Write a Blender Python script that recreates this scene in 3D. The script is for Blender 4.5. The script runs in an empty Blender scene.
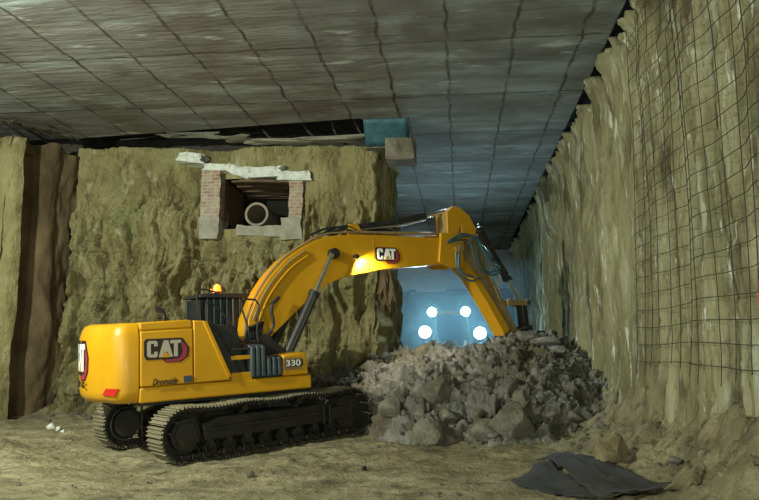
EXPO = -0.25
import bpy, bmesh, math, random
import numpy as np
from mathutils import Vector, Matrix, Euler
random.seed(7)
rng = np.random.default_rng(7)
SC = bpy.context.scene
COL = SC.collection
PI = math.pi

# ------------------------------------------------------------------ camera
F, HC, PIT, YAW = 700.0, 1.95, 0.135, 0.115
FW = Vector((-math.sin(YAW)*math.cos(PIT), math.cos(YAW)*math.cos(PIT), math.sin(PIT)))
RT = Vector((math.cos(YAW), math.sin(YAW), 0)); UPV = RT.cross(FW)
CAM = Vector((0, 0, HC))
def ray(px, py): return FW + RT*((px-379.5)/F) - UPV*((py-250)/F)
def atY(px, py, Y):
    d = ray(px, py); return CAM + d*(Y/d.y)
def atZ(px, py, Z):
    d = ray(px, py); return CAM + d*((Z-HC)/d.z)
def atX(px, py, X):
    d = ray(px, py); return CAM + d*(X/d.x)
cd = bpy.data.cameras.new('camera'); cam = bpy.data.objects.new('camera', cd); COL.objects.link(cam)
cam.location = CAM; cam.rotation_euler = (PI/2+PIT, 0, YAW)
cd.sensor_width = 36; cd.lens = F/759*36; cd.clip_end = 300; cd.clip_start = 0.05
SC.camera = cam
SC.view_settings.view_transform = 'Standard'; SC.view_settings.look = 'None'
SC.view_settings.gamma = 1; SC.view_settings.exposure = EXPO

# ------------------------------------------------------------------ numpy noise
def _h(ix, iy, iz, s=0):
    n = (ix*374761393 + iy*668265263 + iz*2147483647 + s*144665) & 0xffffffff
    n = ((n ^ (n >> 13))*1274126177) & 0xffffffff
    n = ((n ^ (n >> 16))*2246822519) & 0xffffffff
    return ((n ^ (n >> 15)) & 0xffffff)/float(0xffffff)
def vnoise(x, y, z=0.0, s=0):
    x, y, z = np.broadcast_arrays(np.asarray(x, float), np.asarray(y, float), np.asarray(z, float))
    ix, iy, iz = [np.floor(a).astype(np.int64) for a in (x, y, z)]
    fx, fy, fz = x-ix, y-iy, z-iz
    fx, fy, fz = [a*a*a*(a*(a*6-15)+10) for a in (fx, fy, fz)]
    r = 0
    for a in (0, 1):
        for b in (0, 1):
            for c in (0, 1):
                w = (fx if a else 1-fx)*(fy if b else 1-fy)*(fz if c else 1-fz)
                r = r + w*_h(ix+a, iy+b, iz+c, s)
    return r*2-1
def fbm(x, y, z=0.0, o=4, s=0, g=0.5, l=2.03):
    r, a, t = 0, 1.0, 0
    for i in range(o):
        r = r + a*vnoise(x, y, z, s+i*17); t += a
        x, y, z = np.asarray(x)*l+3.1, np.asarray(y)*l+1.7, np.asarray(z)*l+0.3; a *= g
    return r/t
def worley(x, y, z=0.0, s=0):
    x, y, z = np.broadcast_arrays(np.asarray(x, float), np.asarray(y, float), np.asarray(z, float))
    ix, iy, iz = [np.floor(a).astype(np.int64) for a in (x, y, z)]
    f1 = np.full(x.shape, 9.0); f2 = np.full(x.shape, 9.0); idd = np.zeros(x.shape)
    zr = (-1, 0, 1) if np.any(z != 0) else (0,)
    for a in (-1, 0, 1):
        for b in (-1, 0, 1):
            for c in zr:
                jx, jy, jz = ix+a, iy+b, iz+c
                px, py = jx+_h(jx, jy, jz, s), jy+_h(jx, jy, jz, s+5)
                pz = jz+_h(jx, jy, jz, s+9) if len(zr) > 1 else z
                d = np.sqrt((px-x)**2+(py-y)**2+(pz-z)**2); hid = _h(jx, jy, jz, s+21)
                m = d < f1
                f2 = np.where(m, f1, np.minimum(f2, d)); idd = np.where(m, hid, idd); f1 = np.where(m, d, f1)
    return f1, f2, idd
def facet(x, y, z=0.0, s=0, tilt=1.0):
    """blocky broken-stone field: every cell is a tilted flat facet"""
    x, y, z = np.broadcast_arrays(np.asarray(x, float), np.asarray(y, float), np.asarray(z, float))
    ix, iy, iz = [np.floor(a).astype(np.int64) for a in (x, y, z)]
    f1 = np.full(x.shape, 99.0); h = np.zeros(x.shape)
    zr = (-1, 0, 1) if np.ptp(z) > 0 else (0,)
    for a in (-1, 0, 1):
        for b in (-1, 0, 1):
            for c in zr:
                jx, jy, jz = ix+a, iy+b, iz+c
                px, py = jx+_h(jx, jy, jz, s), jy+_h(jx, jy, jz, s+5)
                pz_ = jz+_h(jx, jy, jz, s+9) if len(zr) > 1 else z
                wgt = .8+.5*_h(jx, jy, jz, s+3)
                d = ((px-x)**2+(py-y)**2+(pz_-z)**2)*wgt
                hh = _h(jx, jy, jz, s+21)+tilt*((x-px)*(_h(jx, jy, jz, s+31)-.5)+(y-py)*(_h(jx, jy, jz, s+41)-.5)) - .35*d
                m = d < f1
                h = np.where(m, hh, h); f1 = np.where(m, d, f1)
    return h
def sstep(a, b, x):
    t = np.clip((np.asarray(x, float)-a)/(b-a), 0, 1); return t*t*(3-2*t)

# ------------------------------------------------------------------ materials
def mat(name, cols, scale=3.0, rough=0.8, metal=0.0, bump=0.2, bscale=None, stretch=(1, 1, 1), pos=None,
        detail=8.0, over=None, coat=0.0, bdist=0.02, spec=0.5):
    """noise-driven colour ramp; over = list of (colour, scale, stretch, lo, hi) layers mixed by a noise mask"""
    m = bpy.data.materials.new(name); m.use_nodes = True
    nt = m.node_tree; N = nt.nodes; L = nt.links
    b = N['Principled BSDF']
    b.inputs['Roughness'].default_value = rough; b.inputs['Metallic'].default_value = metal
    b.inputs['Specular IOR Level'].default_value = spec
    if coat: b.inputs['Coat Weight'].default_value = coat
    tc = N.new('ShaderNodeTexCoord')
    def noise(sc, st, det=detail, ro=0.6):
        mp = N.new('ShaderNodeMapping'); mp.inputs['Scale'].default_value = st
        L.new(tc.outputs['Object'], mp.inputs['Vector'])
        n = N.new('ShaderNodeTexNoise'); n.inputs['Scale'].default_value = sc
        n.inputs['Detail'].default_value = det; n.inputs['Roughness'].default_value = ro
        L.new(mp.outputs[0], n.inputs['Vector']); return n
    n = noise(scale, stretch)
    r = N.new('ShaderNodeValToRGB'); L.new(n.outputs['Fac'], r.inputs['Fac'])
    k = len(cols)
    el = r.color_ramp.elements
    while len(el) < k: el.new(0.5)
    for i, c in enumerate(cols):
        el[i].position = (pos[i] if pos else (0.32+0.36*i/max(1, k-1))); el[i].color = (*c, 1)
    out = r.outputs['Color']
    for c, sc, st, lo, hi in (over or []):
        q = noise(sc, st); rr = N.new('ShaderNodeMapRange'); L.new(q.outputs['Fac'], rr.inputs['Value'])
        rr.inputs['From Min'].default_value = lo; rr.inputs['From Max'].default_value = hi
        mx = N.new('ShaderNodeMix'); mx.data_type = 'RGBA'
        L.new(rr.outputs[0], mx.inputs[0]); L.new(out, mx.inputs[6]); mx.inputs[7].default_value = (*c, 1)
        out = mx.outputs[2]
    L.new(out, b.inputs['Base Color'])
    if bump:
        q = noise(bscale or scale*4, stretch, 10, 0.65)
        bp = N.new('ShaderNodeBump'); bp.inputs['Strength'].default_value = bump; bp.inputs['Distance'].default_value = bdist
        L.new(q.outputs['Fac'], bp.inputs['Height']); L.new(bp.outputs[0], b.inputs['Normal'])
    return m
def plain(name, c, rough=0.5, metal=0.0, emis=0.0, coat=0.0):
    m = bpy.data.materials.new(name); m.use_nodes = True; b = m.node_tree.nodes['Principled BSDF']
    b.inputs['Base Color'].default_value = (*c, 1); b.inputs['Roughness'].default_value = rough
    b.inputs['Metallic'].default_value = metal
    if coat: b.inputs['Coat Weight'].default_value = coat
    if emis:
        b.inputs['Emission Color'].default_value = (*c, 1); b.inputs['Emission Strength'].default_value = emis
    return m
M = {}
M['ground'] = mat('ground_dirt', [(.14, .126, .068), (.26, .238, .135), (.35, .325, .20)], 1.3, .95, bump=1, bscale=9, bdist=.08,
                  over=[((.085, .075, .045), 1.2, (1, 2, 1), .55, .68), ((.10, .085, .05), 5, (1, 1, 1), .56, .70), ((.40, .37, .26), 9, (1, 1, 1), .62, .72)])
M['wall'] = mat('dirt_face', [(.12, .108, .045), (.26, .238, .108), (.36, .338, .175)], 1.1, .95, bump=1, bscale=5, bdist=.16, stretch=(1, 1, .7),
                over=[((.40, .39, .235), 3.2, (1, 1, .35), .56, .68), ((.11, .085, .035), 2.3, (1, 1, .45), .58, .68), ((.23, .24, .11), .8, (1, 1, 1), .52, .7)])
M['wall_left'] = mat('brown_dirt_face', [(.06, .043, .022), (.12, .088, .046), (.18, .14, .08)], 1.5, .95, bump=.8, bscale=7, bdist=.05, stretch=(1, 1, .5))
M['pile_wall'] = mat('pile_wall_dirt', [(.14, .132, .068), (.28, .272, .15), (.40, .395, .25)], 1.2, .93, bump=1, bscale=9, bdist=.10, stretch=(1, 1, .3),
                     over=[((.42, .44, .33), 2.8, (1, 2.2, .28), .54, .68), ((.66, .68, .58), 6.5, (1, 1.6, .13), .605, .65), ((.10, .085, .045), 1.5, (1, 1, .4), .55, .68)])
M['rubble'] = mat('rubble_soil', [(.10, .096, .078), (.18, .178, .155), (.28, .28, .25)], 2.2, .95, bump=1, bscale=8, bdist=.09,
                  over=[((.12, .105, .065), .9, (1, 1, 1), .46, .62)])
M['boulder'] = mat('clod_soil', [(.09, .083, .058), (.16, .152, .115), (.23, .222, .175)], 2.2, .95, bump=1, bscale=7, bdist=.06)
M['clod_grey'] = mat('grey_clod', [(.13, .125, .10), (.21, .205, .175), (.31, .305, .265)], 2.6, .95, bump=1, bscale=8, bdist=.06)
M['whitestone'] = mat('white_stone', [(.5, .52, .48), (.7, .72, .66)], 4, .9, bump=.4)
M['cavity_shade'] = plain('cavity_shade_black', (.012, .011, .009), .95)  # near-black colour carries the shade inside the culvert
M['timber'] = mat('old_timber', [(.05, .035, .02), (.16, .115, .065)], 3, .85, bump=.4, stretch=(1, 6, 6))
M['slab'] = mat('broken_white_slab', [(.40, .46, .44), (.60, .67, .63), (.70, .76, .72)], 3, .9, bump=.5, over=[((.25, .24, .17), 4, (1, 1, 1), .58, .7)])
M['concrete'] = mat('grey_concrete', [(.22, .22, .18), (.34, .35, .29)], 3, .9, bump=.5, bscale=12)
M['pipe'] = mat('concrete_pipe', [(.20, .18, .14), (.32, .29, .23)], 4, .85, bump=.3)
M['yellow'] = mat('yellow_paint', [(.55, .275, .004), (.62, .32, .006)], 1.5, .42, bump=.02, coat=.15,
                  over=[((.40, .23, .03), 5, (1, 1, 1), .62, .85)])
M['yellow_dirty'] = mat('dusty_yellow_paint', [(.20, .155, .08), (.34, .225, .06)], 2.5, .6, bump=.08, over=[((.32, .27, .17), 3, (1, 1, 1), .5, .72)])
M['black'] = mat('black_paint', [(.012, .013, .014), (.03, .03, .03)], 3, .45, bump=.05)
M['dark'] = mat('shade_dark_grime_steel', [(.010, .010, .009), (.03, .027, .022)], 4, .55, bump=.4, over=[((.13, .115, .08), 5, (1, 1, 1), .62, .85)])  # grimy steel, darkened further for the shadow on the undercarriage
M['cover'] = mat('blue_grey_cover', [(.035, .055, .068), (.06, .085, .10)], 3, .55, bump=.05)
M['shoe'] = mat('dusty_track_steel', [(.13, .118, .072), (.25, .23, .145)], 6, .8, bump=.4, over=[((.10, .09, .06), 4, (1, 1, 1), .55, .7)])
M['chrome'] = plain('chrome_rod', (.75, .77, .78), .18, 1.0)
M['hose'] = plain('rubber_hose', (.02, .026, .03), .4)
M['hose_blue'] = plain('blue_grey_hose', (.05, .12, .15), .35)
M['glass'] = plain('cab_glass', (.03, .05, .055), .08)
M['glass'].node_tree.nodes['Principled BSDF'].inputs['Transmission Weight'].default_value = .55
M['seat'] = plain('seat_vinyl', (.02, .02, .022), .7)
M['red'] = plain('red_reflector', (.55, .02, .015), .35)
M['logo_red'] = plain('logo_red', (.30, .03, .05), .5)
M['logo_black'] = plain('logo_black', (.015, .012, .012), .5)
M['logo_white'] = plain('logo_white', (.80, .84, .80), .5)
M['logo_grey'] = plain('logo_grey', (.42, .37, .30), .6)
M['beacon'] = plain('amber_beacon_lamp', (1.0, .13, .01), .3, emis=7)
M['lamp'] = plain('headlamp_glow', (.62, .90, 1.0), .3, emis=60)
M['amber_glow'] = plain('work_light_glow', (1.0, .85, .5), .3, emis=12)
M['steel'] = plain('rusty_wire', (.045, .038, .028), .7, .3)
M['mat_sheet'] = mat('black_sheet', [(.018, .02, .022), (.036, .038, .038)], 2.5, .8, bump=.25, over=[((.14, .125, .08), 4, (1, 1, 1), .62, .85)])
M['membrane'] = mat('blue_membrane', [(.015, .07, .095), (.045, .15, .19)], 2.5, .6, bump=.2, over=[((.3, .33, .3), 4, (1, 1, 1), .62, .8)])
M['void_shade_steel'] = mat('void_shade_and_dark_steel', [(.03, .03, .028), (.06, .058, .05)], 3, .9, bump=.3)  # dark tone paints the shade of the gaps; also serves the steel bars
M['redtag'] = plain('red_plastic', (.75, .03, .06), .5)
M['loader'] = mat('loader_paint', [(.25, .14, .02), (.36, .2, .02)], 3, .5, bump=.05)
M['tyre'] = plain('tyre_rubber', (.02, .02, .02), .8)

def ceil_mat():
    m = mat('cast_concrete_ceiling', [(.115, .118, .105), (.185, .195, .178), (.27, .285, .265)], .8, .85, bump=1, bscale=3, bdist=.06, stretch=(.5, 2.4, 1),
            over=[((.31, .38, .37), .6, (.5, 2.0, 1), .50, .66), ((.12, .112, .09), .5, (1, 1, 1), .48, .66), ((.42, .48, .46), 1.3, (.6, 2.2, 1), .62, .70), ((.09, .09, .078), 1.6, (.25, 6, 1), .60, .72)])
    nt = m.node_tree; N = nt.nodes; L = nt.links; b = N['Principled BSDF']
    src = b.inputs['Base Color'].links[0].from_socket
    tc = N.new('ShaderNodeTexCoord'); sx = N.new('ShaderNodeSeparateXYZ')
    nz = N.new('ShaderNodeTexNoise'); nz.inputs['Scale'].default_value = 1.7; nz.inputs['Detail'].default_value = 6
    L.new(tc.outputs['Object'], nz.inputs['Vector']); L.new(tc.outputs['Object'], sx.inputs[0])
    def math_(op, a, b_=None, c=None):
        n = N.new('ShaderNodeMath'); n.operation = op
        for i, v in enumerate((a, b_, c)):
            if v is None: continue
            if isinstance(v, (int, float)): n.inputs[i].default_value = v
            else: L.new(v, n.inputs[i])
        return n.outputs[0]
    def line(co, period, off, width):
        w = math_('MULTIPLY_ADD', nz.outputs['Fac'], .22, co)
        f = math_('FRACT', math_('DIVIDE', math_('ADD', w, off), period))
        d = math_('ABSOLUTE', math_('SUBTRACT', f, .5))
        d = math_('MULTIPLY', d, period)
        q = N.new('ShaderNodeMapRange'); L.new(d, q.inputs['Value'])
        q.inputs['From Min'].default_value = width; q.inputs['From Max'].default_value = width*.35
        return q.outputs[0]
    l1 = line(sx.outputs['X'], 1.327, 0.75, .05)
    l2 = math_('MULTIPLY', line(sx.outputs['Y'], 3.1, 0.4, .06), .9)
    # broken seam: modulate with noise
    nn = N.new('ShaderNodeTexNoise'); nn.inputs['Scale'].default_value = 2.3; nn.inputs['Detail'].default_value = 5
    L.new(tc.outputs['Object'], nn.inputs['Vector'])
    mr = N.new('ShaderNodeMapRange'); L.new(nn.outputs['Fac'], mr.inputs['Value'])
    mr.inputs['From Min'].default_value = .35; mr.inputs['From Max'].default_value = .55; mr.inputs['To Min'].default_value = .35
    s = math_('MULTIPLY', math_('MAXIMUM', l1, l2), mr.outputs[0])
    mx = N.new('ShaderNodeMix'); mx.data_type = 'RGBA'; L.new(s, mx.inputs[0]); L.new(src, mx.inputs[6])
    mx.inputs[7].default_value = (.05, .045, .035, 1); L.new(mx.outputs[2], b.inputs['Base Color'])
    return m
M['ceiling'] = ceil_mat()
def brick_mat():
    m = bpy.data.materials.new('old_brick'); m.use_nodes = True; N = m.node_tree.nodes; L = m.node_tree.links
    b = N['Principled BSDF']; b.inputs['Roughness'].default_value = .9
    tc = N.new('ShaderNodeTexCoord'); mp = N.new('ShaderNodeMapping'); mp.inputs['Rotation'].default_value = (PI/2, 0, 0)
    L.new(tc.outputs['Object'], mp.inputs['Vector'])
    br = N.new('ShaderNodeTexBrick'); br.inputs['Scale'].default_value = 1.0
    br.inputs['Brick Width'].default_value = .26; br.inputs['Row Height'].default_value = .10; br.inputs['Mortar Size'].default_value = .018
    br.inputs['Color1'].default_value = (.26, .13, .085, 1); br.inputs['Color2'].default_value = (.34, .24, .18, 1); br.inputs['Mortar'].default_value = (.36, .34, .28, 1)
    L.new(mp.outputs[0], br.inputs['Vector'])
    n = N.new('ShaderNodeTexNoise'); n.inputs['Scale'].default_value = 6; L.new(tc.outputs['Object'], n.inputs['Vector'])
    mx = N.new('ShaderNodeMix'); mx.data_type = 'RGBA'; r = N.new('ShaderNodeMapRange'); L.new(n.outputs['Fac'], r.inputs['Value'])
    r.inputs['From Min'].default_value = .45; r.inputs['From Max'].default_value = .7
    L.new(r.outputs[0], mx.inputs[0]); L.new(br.outputs['Color'], mx.inputs[6]); mx.inputs[7].default_value = (.38, .37, .30, 1)
    L.new(mx.outputs[2], b.inputs['Base Color'])
    bp = N.new('ShaderNodeBump'); bp.inputs['Strength'].default_value = .6; bp.inputs['Distance'].default_value = .03
    L.new(br.outputs['Fac'], bp.inputs['Height']); bp.invert = True; L.new(bp.outputs[0], b.inputs['Normal'])
    return m
M['brick'] = brick_mat()

# ------------------------------------------------------------------ object helpers
def link(name, me, m=None, parent=None):
    o = bpy.data.objects.new(name, me); COL.objects.link(o)
    if m is not None:
        me.materials.clear(); me.materials.append(m)
    if parent: o.parent = parent
    return o
def tag(o, label=None, cat=None, group=None, kind=None):
    if label: o['label'] = label
    if cat: o['category'] = cat
    if group: o['group'] = group
    if kind: o['kind'] = kind
    return o
def empty(name, loc=(0, 0, 0), rot=(0, 0, 0)):
    o = bpy.data.objects.new(name, None); COL.objects.link(o); o.location = loc; o.rotation_euler = rot
    o.empty_display_size = .2; return o
class MB:
    def __init__(s): s.bm = bmesh.new()
    def box(s, c, d, rot=None):
        r = bmesh.ops.create_cube(s.bm, size=1.0)
        Mx = Matrix.Translation(c) @ (rot.to_matrix().to_4x4() if rot else Matrix.Identity(4)) @ Matrix.Diagonal((*d, 1))
        bmesh.ops.transform(s.bm, matrix=Mx, verts=r['verts']); return s
    def bb(s, a, b):
        return s.box([(a[i]+b[i])/2 for i in range(3)], [abs(a[i]-b[i]) for i in range(3)])
    def prism(s, pts, v0, v1, plane='uw'):
        """outline in (u,w) extruded along v, or plane 'uv' extruded along w, 'vw' along u"""
        f = {'uw': lambda p, q: (p[0], q, p[1]), 'uv': lambda p, q: (p[0], p[1], q), 'vw': lambda p, q: (q, p[0], p[1])}[plane]
        A = [s.bm.verts.new(f(p, v0)) for p in pts]; B = [s.bm.verts.new(f(p, v1)) for p in pts]
        n = len(pts); s.bm.faces.new(A); s.bm.faces.new(B[::-1])
        for i in range(n): s.bm.faces.new((A[i], B[i], B[(i+1) % n], A[(i+1) % n]))
        return s
    def cyl(s, a, b, r, r2=None, n=20):
        a, b = Vector(a), Vector(b); d = b-a
        q = d.to_track_quat('Z', 'Y').to_matrix().to_4x4()
        bmesh.ops.create_cone(s.bm, cap_ends=True, segments=n, radius1=r, radius2=r if r2 is None else r2, depth=d.length,
                              matrix=Matrix.Translation((a+b)/2) @ q)
        return s
    def tube(s, pts, r, n=8, closed=False):
        pts = [Vector(p) for p in pts]; rings = []; m = len(pts)
        for i, p in enumerate(pts):
            a = pts[(i-1) % m] if (closed or i) else p; b = pts[(i+1) % m] if (closed or i < m-1) else p
            t = (b-a).normalized(); ref = Vector((0, 0, 1)) if abs(t.z) < .9 else Vector((0, 1, 0))
            x = t.cross(ref).normalized(); y = t.cross(x)
            rings.append([s.bm.verts.new(p + (x*math.cos(2*PI*k/n)+y*math.sin(2*PI*k/n))*r) for k in range(n)])
        for i in range(m if closed else m-1):
            A, B = rings[i], rings[(i+1) % m]
            for k in range(n): s.bm.faces.new((A[k], A[(k+1) % n], B[(k+1) % n], B[k]))
        if not closed: s.bm.faces.new(rings[0][::-1]); s.bm.faces.new(rings[-1])
        return s
    def sphere(s, c, r, sc=(1, 1, 1), n=16):
        q = bmesh.ops.create_uvsphere(s.bm, u_segments=n, v_segments=n//2+2, radius=r)
        bmesh.ops.transform(s.bm, matrix=Matrix.Translation(c) @ Matrix.Diagonal((*sc, 1)), verts=q['verts']); return s
    def build(s, name, m, parent=None, bevel=0, smooth=False, rotz=None, segs=2):
        bmesh.ops.recalc_face_normals(s.bm, faces=s.bm.faces)
        me = bpy.data.meshes.new(name); s.bm.to_mesh(me); s.bm.free()
        o = link(name, me, m, parent)
        if rotz is not None: o.rotation_euler = (0, 0, rotz)
        if bevel:
            b = o.modifiers.new('bevel', 'BEVEL'); b.width = bevel; b.segments = segs; b.limit_method = 'ANGLE'; b.angle_limit = .6
            b.harden_normals = False
        if smooth or bevel:
            for p in me.polygons: p.use_smooth = True
            try: me.set_sharp_from_angle(angle=.7)
            except Exception: pass
        return o
def smooth_path(pts, k=6):
    pts = [Vector(p) for p in pts]; out = []
    P = [pts[0]*2-pts[1]] + pts + [pts[-1]*2-pts[-2]]
    for i in range(1, len(P)-2):
        for j in range(k):
            t = j/k; a, b, c, d = P[i-1], P[i], P[i+1], P[i+2]
            out.append(.5*((2*b)+(c-a)*t+(2*a-5*b+4*c-d)*t*t+(3*b-a-3*c+d)*t**3))
    out.append(pts[-1]); return out
def grid_mesh(name, PX, PY, PZ, m, parent=None, mask=None, smooth=True):
    h, w = PX.shape; co = np.stack([PX, PY, PZ], -1).reshape(-1, 3)
    i = np.arange(h*w).reshape(h, w)
    q = np.stack([i[:-1, :-1], i[:-1, 1:], i[1:, 1:], i[1:, :-1]], -1)
    q = q[mask] if mask is not None else q.reshape(-1, 4)
    me = bpy.data.meshes.new(name); me.vertices.add(len(co)); me.vertices.foreach_set('co', co.ravel())
    me.loops.add(q.size); me.loops.foreach_set('vertex_index', q.ravel().astype(np.int32))
    me.polygons.add(len(q)); me.polygons.foreach_set('loop_start', np.arange(0, q.size, 4, dtype=np.int32))
    me.update(calc_edges=True); me.validate()
    me.polygons.foreach_set('use_smooth', np.full(len(me.polygons), smooth)); me.update()
    return link(name, me, m, parent)

# ------------------------------------------------------------------ machine placement (needed for the ground too)
EX, EY, EH, TILT, SWING = -4.67, 14.43, 0.85, 0.05, -0.17
U2 = (math.cos(EH), math.sin(EH))
# ------------------------------------------------------------------ pile and ground heights
XW, ZC, YW = 3.52, 8.0, 19.5            # right pile wall, ceiling height, cross wall
def crest(x):
    return np.interp(x, [-5.5, -4.2, -3.2, -2.4, -1.5, -.9, -.3, .4, 1.0, 1.7, 2.5, 2.9, 3.5],
                     [.2, 1.0, 1.45, 1.62, 1.68, 1.84, 1.72, 1.76, 1.98, 2.2, 2.15, 1.7, 1.3])
def toe(x):
    return np.interp(x, [-6, -4.2, -2.6, -1.75, -.8, .5, 1.8, 3.0, 3.6], [19.0, 17.75, 16.3, 14.6, 13.85, 13.75, 14.2, 14.7, 14.8])
def pile_h(x, y):
    c = crest(x); t = toe(x) + .25*vnoise(x*1.3, y*0+2)
    r = (y-t)
    up = c*(1-np.exp(-np.clip(r, 0, None)*.95/np.maximum(c, .3)))/(1-math.exp(-1.9))
    up = np.minimum(up, c)
    back = 1-sstep(20.5, 25.5, y)*.85
    return np.where(r > 0, up*back, r*.3)
def lump(x, y, f, s):
    f1, f2, i = worley(x*f, y*f, 0, s)
    return np.sqrt(np.clip(1-f1*f1*1.35, 0, 1))*(0.35+.65*i)
def ground_h(x, y):
    du = (x-EX)*U2[0]+(y-EY)*U2[1]; dv = -(x-EX)*U2[1]+(y-EY)*U2[0]
    w = (1-sstep(2.6, 4.2, np.abs(du)))*(1-sstep(1.8, 3.2, np.abs(dv)))
    z = w*(du*math.tan(TILT)-.03) + (1-w)*.04*fbm(x*.5, y*.5, 0, 3, 3)
    z = z + .05*fbm(x*1.6, y*2.2, 0, 5, 11) + .02*fbm(x*9, y*12, 0, 3, 12)
    wet = np.clip(fbm(x*.8, y*1.6, 0, 3, 44)*2+.2, 0, 1)*sstep(8, 12, y)
    z = z + (1-w*.7)*wet*(.05*lump(x, y, 5.5, 5)+.05*facet(x*4.3, y*5.5, 0, 6)) + .018*lump(x, y, 11, 8)
    # old track ruts running across the foreground
    for k, (x0, y0, a, b) in enumerate([(-7, 11.1, .14, 0), (-6, 12.4, .1, 0), (-4, 10.3, .06, 0)]):
        d = np.abs(y-(y0+a*(x-x0)+.15*np.sin(x*.7+k)))
        z = z - .07*np.exp(-(d/.13)**2)*(.6+.6*vnoise(x*3, y*3, 0, k+60))*sstep(-1, 1, 3-np.abs(x-x0)+1.5*vnoise(x*.6, y*.3, 0, k))
    # spoil along wall feet
    z = z + .55*np.exp(-np.clip(YW-.5-y, 0, None)/.55)*(x < -2)*(.5+.5*fbm(x*.8, y*.8, 0, 2, 4))
    foot = np.exp(-np.clip(3.1-x, 0, None)/.55)
    z = z + (.85+.25*vnoise(y*.6, x*0+1))*foot*sstep(19, 15, y)
    z = z + (.22*facet(x*2.6, y*2.6, foot*2.6, 9)+.12*facet(x*6, y*6, foot*6, 10)+.03*facet(x*14, y*14, foot*12, 13))*np.sqrt(foot)*(y < 18)
    return z
xs = np.concatenate([np.arange(-16, -12.5, .25), np.arange(-12.5, 3.7, .055)])
ys = np.concatenate([np.arange(-5, 7.5, .25), np.arange(7.5, 20.2, .05), np.arange(20.2, 48, .5)])
GX, GY = np.meshgrid(xs, ys)
GZ = ground_h(GX, GY)
floor = grid_mesh('floor', GX, GY, GZ, M['ground']); tag(floor, 'churned tan dirt floor of the tunnel dig', 'floor', kind='structure')
# rubble heap
xs = np.arange(-6.2, 3.5, .03); ys = np.concatenate([np.arange(13.2, 19.5, .03), np.arange(19.5, 27, .12)])
PX_, PY_ = np.meshgrid(xs, ys)
base = pile_h(PX_, PY_)
amp = sstep(0, .35, base)
def rough(x, y):
    z = np.clip(pile_h(x, y), 0, None)
    wx = x+.10*vnoise(x*3, y*3, z*3, 2); wy = y+.10*vnoise(x*3, y*3, z*3, 3)
    r = .22*facet(wx*1.2, wy*1.2, z*1.2, 31)+.20*facet(wx*2.5, wy*2.5, z*2.5, 32)+.17*facet(wx*5.2, wy*5.2, z*5.2, 33)+.10*facet(wx*10, wy*10, z*10, 34)
    return r - .36 + .22*fbm(x*.9, y*.9, 0, 3, 36) + .03*fbm(x*14, y*14, 0, 2, 37)
rf = rough(PX_, PY_)
disp = rf*(.25+.75*amp)
gy_, gx_ = np.gradient(base, ys, xs); gx_ = gx_*amp; gy_ = gy_*amp
gl = np.sqrt(1+gx_**2+gy_**2)
PZ_ = base + disp/gl; PX0, PY0 = PX_, PY_
PX_ = PX_ - gx_/gl*disp; PY_ = PY_ - gy_/gl*disp
PZ_ = np.where(base < -.05, base*2, PZ_)
pile = grid_mesh('rubble_heap', PX_, PY_, PZ_, M['rubble'])
tag(pile, 'long grey heap of broken soil and rubble across the tunnel under the excavator arm', 'rubble heap', kind='stuff')
LGX = np.arange(-12.5, 3.6, .04); LGY = np.arange(7.0, 20.5, .04)
_lx, _ly = np.meshgrid(LGX, LGY)
LG = ground_h(_lx, _ly); _b = pile_h(_lx, _ly)
LS = np.maximum(LG, np.where(_b > 0, _b+rough(_lx, _ly)*(.25+.75*sstep(0, .35, _b)), -9))
def _look(T, x, y):
    j = (x-LGX[0])/.04; i = (y-LGY[0])/.04
    j = min(max(j, 0), len(LGX)-2); i = min(max(i, 0), len(LGY)-2); a, c = int(i), int(j); fi, fj = i-a, j-c
    return float((T[a, c]*(1-fj)+T[a, c+1]*fj)*(1-fi)+(T[a+1, c]*(1-fj)+T[a+1, c+1]*fj)*fi)
def gh(x, y): return _look(LG, x, y)
def surf(x, y): return _look(LS, x, y)

# ------------------------------------------------------------------ ceiling
def ceil_edge(x):   # line where the slab stops short of the cross wall
    a = atZ(84, 138, ZC); b = atZ(363, 118, ZC)
    return a.y + (b.y-a.y)*(x-a.x)/(b.x-a.x)
YE0, YE1 = ceil_edge(-10.7), ceil_edge(-2.65)
bm = MB()
xe = 3.0
T = .5
bm.prism([(-16, -6), (xe, -6), (xe, 48), (-9, 48), (-9, 21.2), (-1.45, 21.2), (-1.45, 19.2), (-2.65, YE1), (-10.7, YE0), (-16, YE0+.2)], ZC, ZC+T, 'uv')
c_ = bm.build('ceiling', M['ceiling']); tag(c_, 'grey cast concrete slab overhead with dark panel seams', 'ceiling', kind='structure')
# voids above the cross wall and pile wall, coloured dark for their shade
tag(MB().bb((-16, YE0-1, ZC+T), (xe, 22.5, ZC+T+.15)).build('ceiling', M['void_shade_steel']), 'cover above the gap, coloured as its shade', 'ceiling', kind='structure')
tag(MB().bb((xe-.4, -6, ZC+T), (5, 48, ZC+T+.15)).build('ceiling', M['void_shade_steel']), 'strip between slab edge and pile wall, coloured as shade', 'ceiling', kind='structure')

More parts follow.
